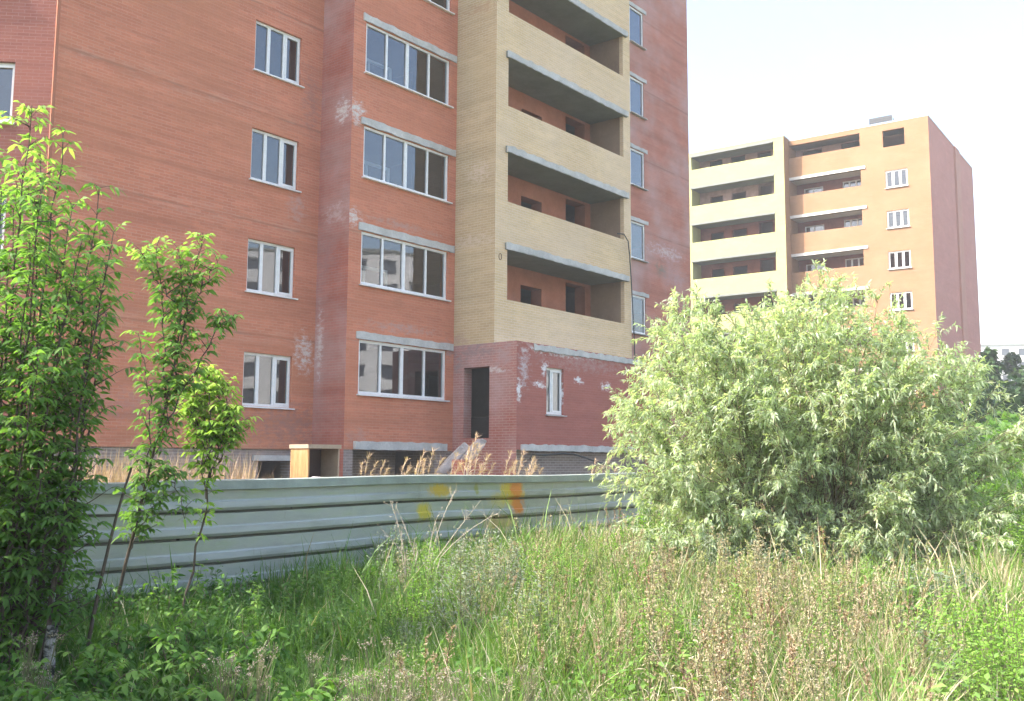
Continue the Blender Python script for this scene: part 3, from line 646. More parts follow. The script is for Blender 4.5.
class Leaves:
    def __init__(s): s.P = []; s.D = []; s.L = []; s.W = []; s.T = []; s.G = []
    def add(s, P, D, L, W, T, G):
        P = np.atleast_2d(P); n = len(P)
        s.P.append(P); s.D.append(np.broadcast_to(D, (n, 3))); s.L.append(np.broadcast_to(L, n)); s.W.append(np.broadcast_to(W, n)); s.T.append(np.broadcast_to(T, n)); s.G.append(np.broadcast_to(G, n))
    def mesh(s, name, rg, fold=.18):
        P = np.concatenate(s.P); D = nrm(np.concatenate(s.D)); L = np.concatenate(s.L)[:, None]; W = np.concatenate(s.W)[:, None]; T = np.concatenate(s.T); G = np.concatenate(s.G)[:, None]
        n = len(P); up = np.array([0, 0, 1.]) + rg.normal(0, .45, (n, 3)); S = nrm(np.cross(D, up)); N = nrm(np.cross(S, D)); dn = np.array([0, 0, -1.])
        def c(t): return P + D * L * t + dn * L * G * t * t
        a = N * W * fold
        V = np.stack([P, c(.34) - S * W / 2 + a, c(.34) + S * W / 2 + a, c(.70) - S * W * .34 + a * .6, c(.70) + S * W * .34 + a * .6, c(1.0)], 1).reshape(-1, 3)
        i = np.arange(n)[:, None] * 6
        f3 = np.concatenate([i + [0, 2, 1], i + [3, 4, 5]]); f4 = i + [1, 2, 4, 3]
        return fast_mesh(name, V, [f3, f4], np.repeat(T, 6) + np.tile(rg.uniform(-.03, .03, 6), n))
class Sticks:
    def __init__(s): s.A = []; s.B = []; s.r = []
    def poly(s, pts, r0, r1):
        pts = np.asarray(pts); k = len(pts) - 1
        rr = np.linspace(r0, r1, k + 1)
        s.A.append(pts[:-1]); s.B.append(pts[1:]); s.r.append(np.stack([rr[:-1], rr[1:]], 1))
    def mesh(s, name, n=4):
        A = np.concatenate(s.A); B = np.concatenate(s.B); r = np.concatenate(s.r); m = len(A)
        D = nrm(B - A); ref = np.where(np.abs(D[:, 2:3]) > .9, [[1., 0, 0]], [[0, 0, 1.]]); U = nrm(np.cross(D, ref)); W = np.cross(D, U)
        ang = np.arange(n) * 2 * np.pi / n
        ring = U[:, None] * np.cos(ang)[None, :, None] + W[:, None] * np.sin(ang)[None, :, None]
        V = np.concatenate([A[:, None] + ring * r[:, 0, None, None], B[:, None] + ring * r[:, 1, None, None]], 1).reshape(-1, 3)
        i = np.arange(m)[:, None] * 2 * n
        f = np.concatenate([i + [k, (k + 1) % n, n + (k + 1) % n, n + k] for k in range(n)])
        return fast_mesh(name, V, [f])
def bez(p0, p1, p2, n=7):
    t = np.linspace(0, 1, n)[:, None]; return (1 - t) ** 2 * p0 + 2 * t * (1 - t) * p1 + t * t * p2
def interp(poly, t):
    k = len(poly) - 1; x = np.clip(t, 0, 1) * k; i = np.minimum(x.astype(int), k - 1); f = (x - i)[:, None]
    return poly[i] * (1 - f) + poly[i + 1] * f, nrm(poly[i + 1] - poly[i])

def finish(name, loc, label, cat, stem_me, stem_mat, leaf_me, leaf_mat, group=None, sname='stem', lname='foliage', rz=0.0):
    root = empty(name, loc, rz, label=label, cat=cat, group=group)
    if stem_me: link(sname, stem_me, M[stem_mat], root)
    if leaf_me: link(lname, leaf_me, M[leaf_mat], root)
    return root
def dup(root, loc, rz, sc=1.0, label=None):
    r = root.copy(); COL.objects.link(r); r.location = loc; r.rotation_euler = (0, 0, rz); r.scale = (sc, sc, sc * 1.0)
    if label: r['label'] = label
    for ch in root.children:
        c = ch.copy(); COL.objects.link(c); c.parent = r
    return r

# ------------------------------------------------------------------ willow bush
def px_u(px, r): return (px - 512) / 985.0 * r
def willow(name, loc, prof, depth, nst, seed, label, mat='willow', leafL=.092, leafW=.018, twigs=22, lpt=24, group=None, bias=0.0):
    rg = np.random.default_rng(seed); U = np.array([p[0] for p in prof]); Hh = np.array([p[1] for p in prof])
    st = Sticks(); lv = Leaves(); tw = Sticks()
    for i in range(nst):
        u = rg.uniform(U[0] * .97, U[-1] * .97); v = rg.uniform(-1, 1) * depth
        edge = math.sqrt(min(1, (v / depth) ** 2)); H = float(np.interp(u, U, Hh)) * (1 - .38 * edge ** 2)
        q = rg.random(); z = H * (rg.uniform(.88, 1.0) if q < .5 else rg.uniform(.18, .95))
        if q >= .5: v = depth * rg.choice([-1, -1, 1]) * rg.uniform(.72, 1.0) * math.sqrt(max(.15, 1 - (z / (H * 1.25)) ** 2)); 
        z = max(z, .35)
        b = np.array([rg.normal(0, .28) + u * .22, rg.normal(0, .25) + v * .15, 0]); tip = np.array([u, v, z])
        mid = b * .45 + tip * .55 + np.array([-(u - b[0]) * .12, -(v - b[1]) * .12, z * .14]); P = bez(b, mid, tip, 9); thin = .75
        P[1:-1] += rg.normal(0, .03, (7, 3)); st.poly(P, .014 * (z / 4) + .004, .002)
        off = rg.normal(.42 + bias, .13) + (.28 if z > 3.6 and u < -.8 else 0)
        nt = twigs; t = rg.uniform(.30, 1.0, nt) ** .75; t[:3] = 1.0
        B, T = interp(P, t)
        for j in range(nt):
            L = rg.uniform(.22, .55) * (1.15 - .35 * t[j]); d = nrm(T[j] * rg.uniform(.5, 1.1) + rg.normal(0, .55, 3) + np.array([0, 0, .15]))
            e = B[j] + d * L + np.array([0, 0, -.10 * L / .4 * rg.uniform(.2, 1.6)]); m_ = B[j] + d * L * .55 + np.array([0, 0, .03])
            Q = bez(B[j], m_, e, 4); tw.poly(Q, .004, .0015)
            s = np.linspace(.08, 1.0, lpt); C, TT = interp(Q, s)
            side = nrm(rg.normal(0, 1, (lpt, 3))); D = nrm(TT * .75 + side * .75 + np.array([0, 0, -.22]))
            lv.add(C, D, leafL * rg.uniform(.6, 1.1, lpt), leafW * rg.uniform(.8, 1.25, lpt), off + rg.normal(0, .14, lpt) + .1 * s, rg.uniform(.05, .35, lpt))
    root = empty(name, loc, label=label, cat='bush', group=group)
    st.A += tw.A; st.B += tw.B; st.r += tw.r
    root.scale = (1.0, 1.0, 1.035); link('stem', st.mesh('stem', 4), M['willow_stem'], root); link('foliage', lv.mesh('foliage', rg), M[mat], root)
    return root
rW = 13.4
def pr(lst, c, r, zb=0): return [(px_u(p, r) - c, (461 - y) / 985.0 * r + E - zb) for p, y in lst]
cW = px_u(805, rW)
willow('willow_bush', (cW, 13.2, 0), pr([(612, 455), (622, 400), (645, 335), (672, 300), (700, 314), (732, 322), (770, 306), (815, 284), (850, 298), (880, 325), (910, 338), (938, 356), (962, 388), (980, 430), (988, 475)], cW, rW),
       2.0, 330, 21, 'big silvery green willow bush covering the right end of the metal fence')

# ------------------------------------------------------------------ boxelder trees
def boxelder(name, loc, stems, label, seed, mat, rach=.15, ll=.082, lw=.025, gap=.075, t0=.2, cat='tree', tintf=None, side=.30, nside=9, bark='bark', group=None, leafn=5, droop=.5, trunk='trunk'):
    """stems: list of (points, r0, r1, leafy density)"""
    rg = np.random.default_rng(seed); st = Sticks(); lv = Leaves()
    def leafy(P, t0, gap_, sc):
        Ln = np.linalg.norm(np.diff(P, axis=0), axis=1).sum(); n = max(2, int(Ln * (1 - t0) / gap_)); t = np.linspace(t0, 1, n) + rg.normal(0, .01, n)
        C, T = interp(P, t); ph = rg.uniform(0, 6.28)
        for j in range(n):
            for sgn in (0, math.pi):
                az = ph + j * 1.57 + sgn + rg.normal(0, .3); d = np.array([math.cos(az), math.sin(az), .55 + .5 * (j / n) + rg.normal(0, .2)]); d = nrm(d + T[j] * .3)
                rl = rach * sc * rg.uniform(.65, 1.15); e = C[j] + d * rl + np.array([0, 0, -rl * droop * rg.uniform(.3, 1)])
                Q = bez(C[j], C[j] + d * rl * .6, e, 4); st.poly(Q, .0022, .001)
                s = np.array([1.0, .72, .72, .45, .45, .25, .25][:leafn]); B, TT = interp(Q, s); sd = nrm(np.cross(TT, [0, 0, 1.]) + 1e-6)
                sg = np.array([0, 1, -1, 1, -1, 1, -1][:leafn])[:, None]
                D = nrm(TT * np.where(sg == 0, 1, .45) + sd * sg * .9 + np.array([0, 0, -.25]) + rg.normal(0, .12, (leafn, 3)))
                tt = (tintf(C[j]) if tintf else .4) + rg.normal(0, .10) + (.18 if t[j] > .9 else 0)
                lv.add(B, D, ll * sc * rg.uniform(.75, 1.15, leafn), lw * sc * rg.uniform(.8, 1.2, leafn), tt + rg.normal(0, .05, leafn), rg.uniform(.15, .6, leafn))
    for (pts, r0, r1, dens) in stems:
        pts = np.array(pts, float); P = pts
        k = np.linspace(0, 1, 14); P, _ = interp(pts, k); P[1:-1] = (P[:-2] + P[1:-1] * 2 + P[2:]) / 4; P[1:-1] += rg.normal(0, .012, (12, 3))
        st.poly(P, r0, r1)
        if dens <= 0: continue
        leafy(P, t0, gap / dens, 1.0)
        ns = int(nside * dens); t = rg.uniform(t0, .97, ns); B, T = interp(P, t)
        for j in range(ns):
            az = rg.uniform(0, 6.28); L = side * rg.uniform(.5, 1.2) * (1.25 - t[j] * .8); d = nrm(np.array([math.cos(az), math.sin(az), rg.uniform(.2, .9)]))
            Q = bez(B[j], B[j] + d * L * .6, B[j] + d * L + np.array([0, 0, .05 * L]), 5); st.poly(Q, .006, .002); leafy(Q, .25, gap * 1.1, .9)
    root = empty(name, loc, label=label, cat=cat, group=group)
    link(trunk, st.mesh(trunk, 5), M[bark], root); link('crown', lv.mesh('crown', rg, .12), M[mat], root)
    return root
def L3(px, y, r, base=None):
    """a point on the line of sight at horizontal distance r"""
    x = (px - 512) / 985.0 * r; z = E + (461 - y) / 985.0 * r
    return np.array([x, r, z]) - (np.array(base) if base is not None else 0)
bA = np.array([px_u(20, 7.1), 7.1, 0.])
stemsA = []
rg0 = np.random.default_rng(5)
for (px, y, r, px0) in [(14, 122, 7.0, 15), (46, 152, 7.1, 20), (-30, 130, 7.3, 5), (-70, 165, 7.0, -5), (84, 205, 7.2, 30), (70, 260, 6.8, 25), (20, 260, 6.6, 15), (98, 330, 7.2, 62), (-20, 300, 6.7, 0), (35, 380, 6.5, 20),
                        (60, 395, 6.9, 40), (-100, 260, 7.2, -10), (30, 200, 6.6, 12), (-10, 210, 6.9, 0), (60, 330, 6.7, 30), (15, 350, 7.4, 10), (80, 370, 7.0, 45), (50, 270, 7.5, 40), (5, 200, 7.6, 10), (60, 220, 7.5, 30), (95, 280, 7.4, 50), (10, 440, 6.6, 5), (48, 470, 6.7, 25), (88, 420, 7.3, 66), (-60, 380, 6.9, 0), (100, 250, 7.0, 60), (30, 500, 6.7, 15), (60, 520, 6.8, 35), (5, 520, 6.6, 0), (80, 500, 7.0, 50), (25, 170, 7.2, 25), (75, 300, 7.3, 40)]:
    tip = L3(px, y, r, bA); b = np.array([(px0 - 20) / 985 * 7 + rg0.normal(0, .03), rg0.normal(0, .12), 0]); m_ = b * .45 + tip * .55; m_[0] = b[0] * .5 + tip[0] * .5 - .03
    stemsA.append((bez(b, m_ + [0, 0, .1], tip, 6), .013, .003, 1.0))
stemsA.append(([(-.10, -.1, 0), (-.12, -.1, .6), (-.16, -.05, 1.4), (-.3, 0, 2.4)], .07, .02, 0.25))
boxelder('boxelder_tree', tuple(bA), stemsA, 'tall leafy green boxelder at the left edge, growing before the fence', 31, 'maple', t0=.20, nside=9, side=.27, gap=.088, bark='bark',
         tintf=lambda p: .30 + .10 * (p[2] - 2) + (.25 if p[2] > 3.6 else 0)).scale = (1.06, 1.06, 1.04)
bB = np.array([px_u(130, 8.2), 8.2, 0.])
sB = []
for pts, r0, dens in [([(118, 640), (140, 540), (152, 470), (170, 390), (178, 300), (172, 250)], .017, 1.1), ([(170, 390), (182, 320), (196, 232)], .009, 1.2), ([(165, 400), (160, 320), (150, 245)], .008, 1.1),
                      ([(160, 440), (190, 380), (215, 330), (225, 322)], .007, .8), ([(152, 470), (150, 400), (135, 335)], .006, .7), ([(140, 530), (150, 500), (140, 455)], .006, .8), ([(138, 550), (150, 520), (170, 500)], .005, .8), ([(165, 400), (182, 390), (200, 372)], .005, .9), ([(176, 310), (150, 280), (133, 250)], .006, .9), ([(150, 480), (175, 470), (190, 520)], .005, .9), ([(150, 470), (172, 430), (160, 360)], .006, .9), ([(172, 330), (200, 290), (212, 262)], .006, .7)]:
    sB.append(([L3(a, b, 8.2 + rg0.normal(0, .06), bB) for a, b in pts], r0, .003, dens * 1.7))
boxelder('boxelder_sapling', tuple(bB), sB, 'slender leaning green boxelder sapling in front of the ribbed fence', 33, 'maple', t0=.20, nside=3, side=.2, gap=.085, rach=.14, ll=.078, lw=.026,
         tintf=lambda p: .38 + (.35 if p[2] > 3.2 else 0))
bC = np.array([px_u(185, 9.0), 9.0, 0.])
sC = []
for pts, r0, dens in [([(190, 620), (205, 540), (213, 480), (212, 400), (205, 372)], .013, 1.3), ([(213, 480), (228, 430), (226, 385)], .007, 1.5), ([(213, 470), (196, 420), (190, 385)], .007, 1.5), ([(210, 500), (205, 470), (198, 440)], .006, 1.2), ([(213, 450), (222, 420), (214, 380)], .006, 1.4), ([(213, 460), (235, 440), (232, 410)], .005, 1.6), ([(212, 450), (200, 430), (182, 405)], .005, 1.5), ([(213, 470), (205, 430), (204, 372)], .005, 1.5), ([(213, 480), (226, 455), (222, 430)], .005, 1.5)]:
    sC.append(([L3(a, b, 9.0 + rg0.normal(0, .07), bC) for a, b in pts], r0, .003, dens))
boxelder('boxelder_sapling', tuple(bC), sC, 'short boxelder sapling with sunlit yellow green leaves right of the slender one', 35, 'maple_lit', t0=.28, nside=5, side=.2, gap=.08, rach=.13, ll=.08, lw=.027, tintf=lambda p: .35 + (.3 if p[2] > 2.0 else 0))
# bare stems and the pale stump at the left
for (pts, lab) in [([(66, 600), (76, 510), (92, 430)], 'thin bare grey stem rising beside the left boxelder'), ([(95, 605), (112, 545), (135, 470)], 'thin bare stem leaning right before the fence ribs'), ([(36, 600), (38, 540), (37, 500)], 'short pale bare stem by the left end of the fence')]:
    q = np.array([L3(a, b, 7.4) for a, b in pts]); q[0][2] = 0; b0 = q[0].copy(); s_ = Sticks(); s_.poly(bez(q[0], q[1], q[2], 8) - b0, .016, .008)
    o = link('bare_stem', s_.mesh('bare_stem', 6), M['bark']); o.location = b0; tag(o, lab, 'stem')
t = NT('birch_bark'); co = t.n('ShaderNodeTexCoord').outputs['Object']; nn = t.noise(t.vm('MULTIPLY', co, (8, 8, 22)).outputs[0], 1.2, 4, .6)
M['birch'] = t.out(t.ramp(nn, [(.42, (.05, .045, .04)), (.5, (.30, .28, .27)), (.8, (.42, .39, .38))]), .8)
q = L3(63, 640, 6.9); s_ = Sticks(); s_.poly(np.array([(0, 0, 0), (.01, 0, .3), (.0, .01, .40), (.02, 0, .56)]), .042, .036); o = link('birch_stump', s_.mesh('birch_stump', 9), M['birch'], smooth=True); o.location = (q[0], q[1], 0)
tag(o, 'short white birch stump with dark marks among the weeds at left', 'stump')

# ------------------------------------------------------------------ meadow
def fence_side(x, y): return -(x * fn.x + y * fn.y) - -(fp0.x * fn.x + fp0.y * fn.y)   # > 0 behind the fence
def meadow():
    rg = np.random.default_rng(77)
    N = 200000
    y = 2.9 + (20 - 2.9) * rg.random(N) ** .85; x = (rg.random(N) * 2 - 1) * (.60 * y + .5)
    fs = fence_side(x, y); keep = (fs < -.06) | ((x > fpt(7.6).x + .0) & (y < 20)); keep &= ~((x > 1.2) & (y > 14.6) & (rg.random(N) > .35))
    # patchy density
    pn = np.sin(x * 1.7 + 1.3 * np.sin(y * 1.1)) * np.sin(y * 1.9 + 1.1 * np.sin(x * 1.4 + 2)); keep &= rg.random(N) < .62 + .38 * pn
    bare = ((x - 3.6) ** 2 / 1.4 + (y - 8.2) ** 2 / .8) < 1; keep &= ~(bare & (rg.random(N) < .75)); keep &= ~((x / y > .43) & (y < 8.5) & (rg.random(N) < .7))
    x, y, pn = x[keep], y[keep], pn[keep]; n = len(x); u = x / y
    right = 1 / (1 + np.exp(-(u - .06) / .06)); left = 1 / (1 + np.exp((u + .17) / .05))
    h = (.30 + .20 * rg.random(n) + .10 * pn) * (1 - .1 * left) + .12 * (1 - left) * (rg.random(n) ** 2) + .07 * right
    nf_ = np.clip(1 - (-fence_side(x, y)) / 1.6, 0, 1) * (y > 6); h = h * (1 + .3 * nf_ * left + .45 * nf_ * (1 - left)) * (1 + .22 * (1 - left) * np.clip((y - 6) / 3, 0, 1))
    tall = rg.random(n) < .025; h = np.where(tall, h * 1.55, h)
    h *= np.clip((1.7 - .0 * y) / 1.7, 0, 1) * np.where(y < 5, .95, 1.0)
    w = (.004 + .006 * rg.random(n) ** 2) * np.where(y > 9, 1.4, 1.0); w = w * np.clip(.45 + y * .07, .6, 1); h = h * np.where((x / y > .41) & (y < 8.6), .6, 1); az = rg.uniform(0, 6.283, n); lean = h * (.15 + .55 * rg.random(n) ** 1.5)
    patch = .5 + .5 * np.sin(x * 2.3 + 2 * np.sin(y * 1.7)) * np.cos(y * 2.1 + x)
    tint = .16 + .22 * rg.random(n) + .22 * (1 - left) + .10 * patch
    dry = rg.random(n) < (.05 + .48 * right * (.45 + .9 * patch)); 
    zb = np.zeros(n)
    def build(sel, name, mat, tn, label):
        X, Y, Hh, Ww, A, Le, T = x[sel], y[sel], h[sel], w[sel], az[sel], lean[sel], tn; m = len(X)
        ts = np.array([0, .35, .7, 1.0]); wd = np.array([1, .9, .6]);
        dx, dy = np.cos(A), np.sin(A); fa = rg.uniform(-1.2, 1.2, m); sx, sy = -np.sin(A + fa), np.cos(A + fa)
        V = np.zeros((m, 7, 3))
        for k, t_ in enumerate(ts):
            cx = X + dx * Le * t_ ** 2; cy_ = Y + dy * Le * t_ ** 2; cz = Hh * (t_ - .16 * t_ * t_ * (Le / Hh))
            if k < 3:
                V[:, 2 * k, 0] = cx - sx * Ww * wd[k]; V[:, 2 * k, 1] = cy_ - sy * Ww * wd[k]; V[:, 2 * k, 2] = cz
                V[:, 2 * k + 1, 0] = cx + sx * Ww * wd[k]; V[:, 2 * k + 1, 1] = cy_ + sy * Ww * wd[k]; V[:, 2 * k + 1, 2] = cz
            else: V[:, 6] = np.stack([cx, cy_, cz], 1)
        i = np.arange(m)[:, None] * 7
        me = fast_mesh(name, V.reshape(-1, 3), [np.concatenate([i + [0, 1, 3, 2], i + [2, 3, 5, 4]]), i + [4, 5, 6]], np.repeat(T, 7))
        o = link(name, me, M[mat]); tag(o, label, 'grass', kind='stuff')
    build(~dry, 'meadow_grass', 'grass', tint[~dry], 'tall green meadow grass between the camera and the fence')
    build(dry, 'dry_grass', 'straw', rg.random(dry.sum()), 'dry straw coloured grass mixed through the right of the meadow')
    # small leaves of the herb layer
    lv = Leaves(); K = 78000
    Y = 3.4 + 15 * rg.random(K) ** .8; X = (rg.random(K) * 2 - 1) * (.6 * Y + .4); ok = fence_side(X, Y) < -.1
    ok |= (X > fpt(7.6).x) & (Y < 18); X, Y = X[ok], Y[ok]; K = len(X); cl = np.sin(X * 2.9 + Y) * np.sin(Y * 2.6 - X * 1.2 + 1); kk = rg.random(K) < .45 + .55 * cl; X, Y, cl = X[kk], Y[kk], cl[kk]; K = len(X)
    U = X / Y; rt = 1 / (1 + np.exp(-(U - .0) / .07)); Z = .05 + rg.random(K) * (.32 + .18 * cl) * (1 + .45 * rt)
    a = rg.uniform(0, 6.283, K); D = np.stack([np.cos(a), np.sin(a), rg.uniform(-.1, .9, K)], 1)
    lv.add(np.stack([X, Y, Z], 1), D, rg.uniform(.035, .08, K), rg.uniform(.014, .032, K), .20 + .3 * rg.random(K) + .33 * rt, rg.uniform(0, .5, K))
    o = link('herb_layer', lv.mesh('herb_layer', rg), M['weed_mix']); tag(o, 'low leafy herbs filling the meadow between the grasses', 'herbs', kind='stuff')
M['weed_mix'] = leafmat('herb_leaf', [(0, (.035, .095, .022)), (.4, (.08, .17, .035)), (.7, (.17, .29, .065)), (1, (.33, .40, .14))], .35)
meadow()

# panicle weeds: five sources, copied
def panicle_weed(seed, label, group, h=.85, mats=('brown_stem', 'panicle'), dens=1.0, spread=.09):
    rg = np.random.default_rng(seed); st = Sticks(); lv = Leaves()
    for k in range(rg.integers(2, 5)):
        b = rg.normal(0, .05, 3) * [1, 1, 0]; tip = b + np.array([rg.normal(0, .12), rg.normal(0, .12), h * rg.uniform(.75, 1.08)])
        P = bez(b, (b + tip) / 2 + rg.normal(0, .03, 3), tip, 8); st.poly(P, .0045, .002)
        n = int(34 * dens); t = rg.uniform(.45, 1, n); B, T = interp(P, t)
        for j in range(n):
            L = spread * rg.uniform(.4, 1.2) * (1.35 - t[j]); az = rg.uniform(0, 6.28); d = nrm(np.array([math.cos(az), math.sin(az), rg.uniform(.7, 1.8)]))
            e = B[j] + d * L; st.poly(np.array([B[j], e]), .0012, .0008)
            m_ = 7; s = rg.uniform(.2, 1, m_)[:, None]; C = B[j] * (1 - s) + e * s
            lv.add(C, nrm(rg.normal(0, .6, (m_, 3)) + d), rg.uniform(.010, .022, m_), rg.uniform(.006, .010, m_), rg.normal(.5, .22), .1)
        ml = 6; t = rg.uniform(.05, .5, ml); B, T = interp(P, t); a = rg.uniform(0, 6.28, ml)
        for j in range(ml): lv.add(B[j], np.array([math.cos(a[j]), math.sin(a[j]), .6]), rg.uniform(.08, .16), .010, rg.uniform(.5, 1), .5)
    return finish('seeding_weed', (0, 0, -50), label, 'weed', st.mesh('stem', 3), mats[0], lv.mesh('foliage', rg), mats[1], group, 'stem', 'foliage')  # foliage mesh holds the seed heads along with the stem leaves
WL = 'tall weed with feathery seed heads among the grass of the sunlit meadow'
WG = 'feathery seed weeds in the meadow'
M['green_panicle'] = leafmat('green_seed_head', [(0, (.20, .24, .09)), (.5, (.34, .36, .16)), (1, (.50, .46, .26))], .38)
srcs = [panicle_weed(100 + i, WL, WG, h=[.78, .9, .7, .84, .95][i], mats=[('brown_stem', 'panicle'), ('stem', 'green_panicle'), ('brown_stem', 'panicle'), ('stem', 'green_panicle'), ('stem', 'straw')][i]) for i in range(5)]
rg = np.random.default_rng(9); spots = []
tries = 0
while len(spots) < 205 and tries < 9000:
    tries += 1
    y = 4.3 + 8.2 * rg.random() ** .9; u = rg.normal(.19, .13)
    if u < -.12 or u > .42: continue
    x = u * y
    if fence_side(x, y) > -.35: continue
    if math.hypot(x - cW, (y - 13.2) * 1.1) < 2.5: continue
    spots.append((x, y))
for k, (x, y) in enumerate(spots):
    s = srcs[k % 5]; sc = rg.uniform(.66, 1.12) * (.85 if y < 5.5 else 1)
    if k < 5: s.location = (x, y, 0); s.rotation_euler = (0, 0, rg.uniform(0, 6)); s.scale = (sc,) * 3
    else: dup(s, (x, y, 0), rg.uniform(0, 6.28), sc)

# broad arching reed plants
def reed(seed, label, group, n=9, L=.75, w=.013):
    rg = np.random.default_rng(seed); V = []; F4 = []; F3 = []; T = []
    for k in range(n):
        az = rg.uniform(0, 6.28); l = L * rg.uniform(.6, 1.1); lean = rg.uniform(.15, .75); b = rg.normal(0, .04, 2); i0 = len(V); tn = rg.uniform(.35, .75); K = 8
        fa = az + rg.uniform(-.4, .4)
        for j in range(K):
            t_ = j / (K - 1); r_ = l * lean * t_ ** 1.6; z = l * (t_ - (.35 + .3 * lean) * t_ ** 2.6 * lean * 1.3)
            ww = w * (.55 + .9 * t_ if t_ < .4 else .91 * (1 - (t_ - .4) / .6) ** .8 + .02)
            c = np.array([b[0] + math.cos(az) * r_, b[1] + math.sin(az) * r_, z]); s = np.array([-math.sin(fa), math.cos(fa), 0]) * ww
            V += [c - s, c + s + [0, 0, ww * .5]]; T += [tn, tn]
            if j: q = i0 + 2 * j; F4.append([q - 2, q - 1, q + 1, q])
    me = fast_mesh('reed_plant', np.array(V), [np.array(F4)], np.array(T))
    o = link('reed_plant', me, M['grass']); tag(o, label, 'reed', group); o.location = (0, 0, -50); return o
RLB = 'broad leaved green reed clump among the finer meadow grass'
RG_ = 'reed clumps in the meadow'
rs = [reed(200 + i, RLB, RG_, n=7 + i, L=[.7, .85, .6][i]) for i in range(3)]
rspots = [(px_u(p, r), r) for p, r in [(455, 11.2), (475, 11.6), (498, 11.0), (512, 12), (440, 10.6), (655, 12.2), (675, 11.4), (700, 11.0), (722, 11.2), (748, 10.8), (690, 12), (640, 12.6), (735, 12), (205, 8.8), (232, 9.0), (262, 9.3), (180, 8.3), (300, 9.6), (540, 11.5), (425, 9.5), (470, 9.8), (520, 10.2), (560, 10.4), (255, 7.8), (330, 9.2), (610, 13.2), (380, 9.9)]]
rq = np.random.default_rng(5)
while len(rspots) < 62:
    r_ = rq.uniform(6.5, 12.0); p_ = rq.uniform(395, 590) if rq.random() < .6 else rq.uniform(590, 860)
    if fence_side(px_u(p_, r_), r_) < -.5 and math.hypot(px_u(p_, r_) - cW, r_ - 13.2) > 2.5: rspots.append((px_u(p_, r_), r_))
for k, (x, y) in enumerate(rspots):
    s = rs[k % 3]; o = s if k < 3 else s.copy()
    if k >= 3: COL.objects.link(o)
    o.location = (x, y, 0); o.rotation_euler = (0, 0, rg.uniform(0, 6.28)); q = rg.uniform(.75, 1.1); o.scale = (q, q, q)

# boxelder seedlings carpet at lower left
def seedling(seed, label, group):
    r2 = np.random.default_rng(seed); stems = []
    for k in range(4):
        a = r2.uniform(0, 6.28); d = r2.uniform(.04, .2); h = r2.uniform(.28, .5); stems.append(([(0, 0, 0), (math.cos(a) * d * .5, math.sin(a) * d * .5, h * .6), (math.cos(a) * d, math.sin(a) * d, h)], .005, .002, 1.0))
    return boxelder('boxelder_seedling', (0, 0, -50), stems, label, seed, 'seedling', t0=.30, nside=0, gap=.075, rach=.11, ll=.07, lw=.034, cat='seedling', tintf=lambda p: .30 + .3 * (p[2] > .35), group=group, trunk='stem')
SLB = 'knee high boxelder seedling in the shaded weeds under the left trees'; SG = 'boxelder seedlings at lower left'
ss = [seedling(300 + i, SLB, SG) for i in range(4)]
rg = np.random.default_rng(12); sp = []
for (p0, p1, r0, r1, n) in [(0, 130, 4.8, 7.2, 15), (80, 330, 4.9, 6.6, 26), (110, 260, 6.6, 8.0, 10), (330, 420, 4.9, 5.6, 3)]:
    for k in range(n): r = rg.uniform(r0, r1); sp.append((px_u(rg.uniform(p0, p1), r), r))
for k, (x, y) in enumerate(sp):
    s = ss[k % 4]; sc = rg.uniform(.75, 1.2)
    if k < 4: s.location = (x, y, 0); s.scale = (sc,) * 3
    else: dup(s, (x, y, 0), rg.uniform(0, 6.28), sc)

# dry branching stalks
def dead_stalk(name, base, tips, label, seed, mat='dry_stem', leafmat_='white_flower', r=.007, heads=True):
    r2 = np.random.default_rng(seed); st = Sticks(); lv = Leaves(); b = np.array([base[0], base[1], 0.])
    root_p = np.zeros(3)
    for (fork_t, tip) in tips:
        tip = np.array(tip) - b; f = root_p + (tip - root_p) * fork_t * np.array([.35, .35, 1]); P = np.concatenate([bez(root_p, f * [.5, .5, .6], f, 5), bez(f, (f + tip) / 2 + r2.normal(0, .04, 3) + [0, 0, .05], tip, 6)[1:]]); st.poly(P, r, .0022)
        for j in range(7):
            t_ = r2.uniform(.6, 1, 1); C, T = interp(P, t_); d = nrm(T[0] + r2.normal(0, .7, 3) + [0, 0, .3]); e = C[0] + d * r2.uniform(.04, .14); st.poly(bez(C[0], (C[0] + e) / 2 + r2.normal(0, .012, 3), e, 4), .0026, .0012)
            if heads: lv.add(e + r2.normal(0, .006, (4, 3)), nrm(r2.normal(0, 1, (4, 3))), .016, .009, r2.uniform(.3, 1), .2)
    return finish(name, (b[0], b[1], 0), label, 'dry weed', st.mesh('stem', 4), mat, lv.mesh('foliage', r2) if heads else None, leafmat_, None, 'stem', 'foliage')  # foliage mesh here is the small dry heads
r = 10.6; b = (px_u(428, r), r)
dead_stalk('dead_weed', b, [(.45, L3(458, 488, r)), (.4, L3(398, 506, r + .1)), (.5, L3(482, 500, r - .1)), (.35, L3(383, 528, r)), (.55, L3(440, 515, r)), (.6, L3(500, 512, r + .2)), (.4, L3(466, 540, r))], 'bleached branching dead weed standing before the rust stained fence sheet', 41)
r = 9.8; b = (px_u(412, r), r)
dead_stalk('dead_weed', b, [(.6, L3(392, 500, r)), (.5, L3(404, 530, r)), (.5, L3(420, 548, r))], 'short bleached dead weed left of the taller branching one', 42)
r = 12.6; b = (px_u(595, r), r)
dead_stalk('dead_weed', b, [(.6, L3(566, 507, r)), (.5, L3(598, 512, r)), (.7, L3(580, 530, r)), (.5, L3(612, 520, r))], 'pinkish dry weed drooping near the right end of the fence', 43, leafmat_='panicle')

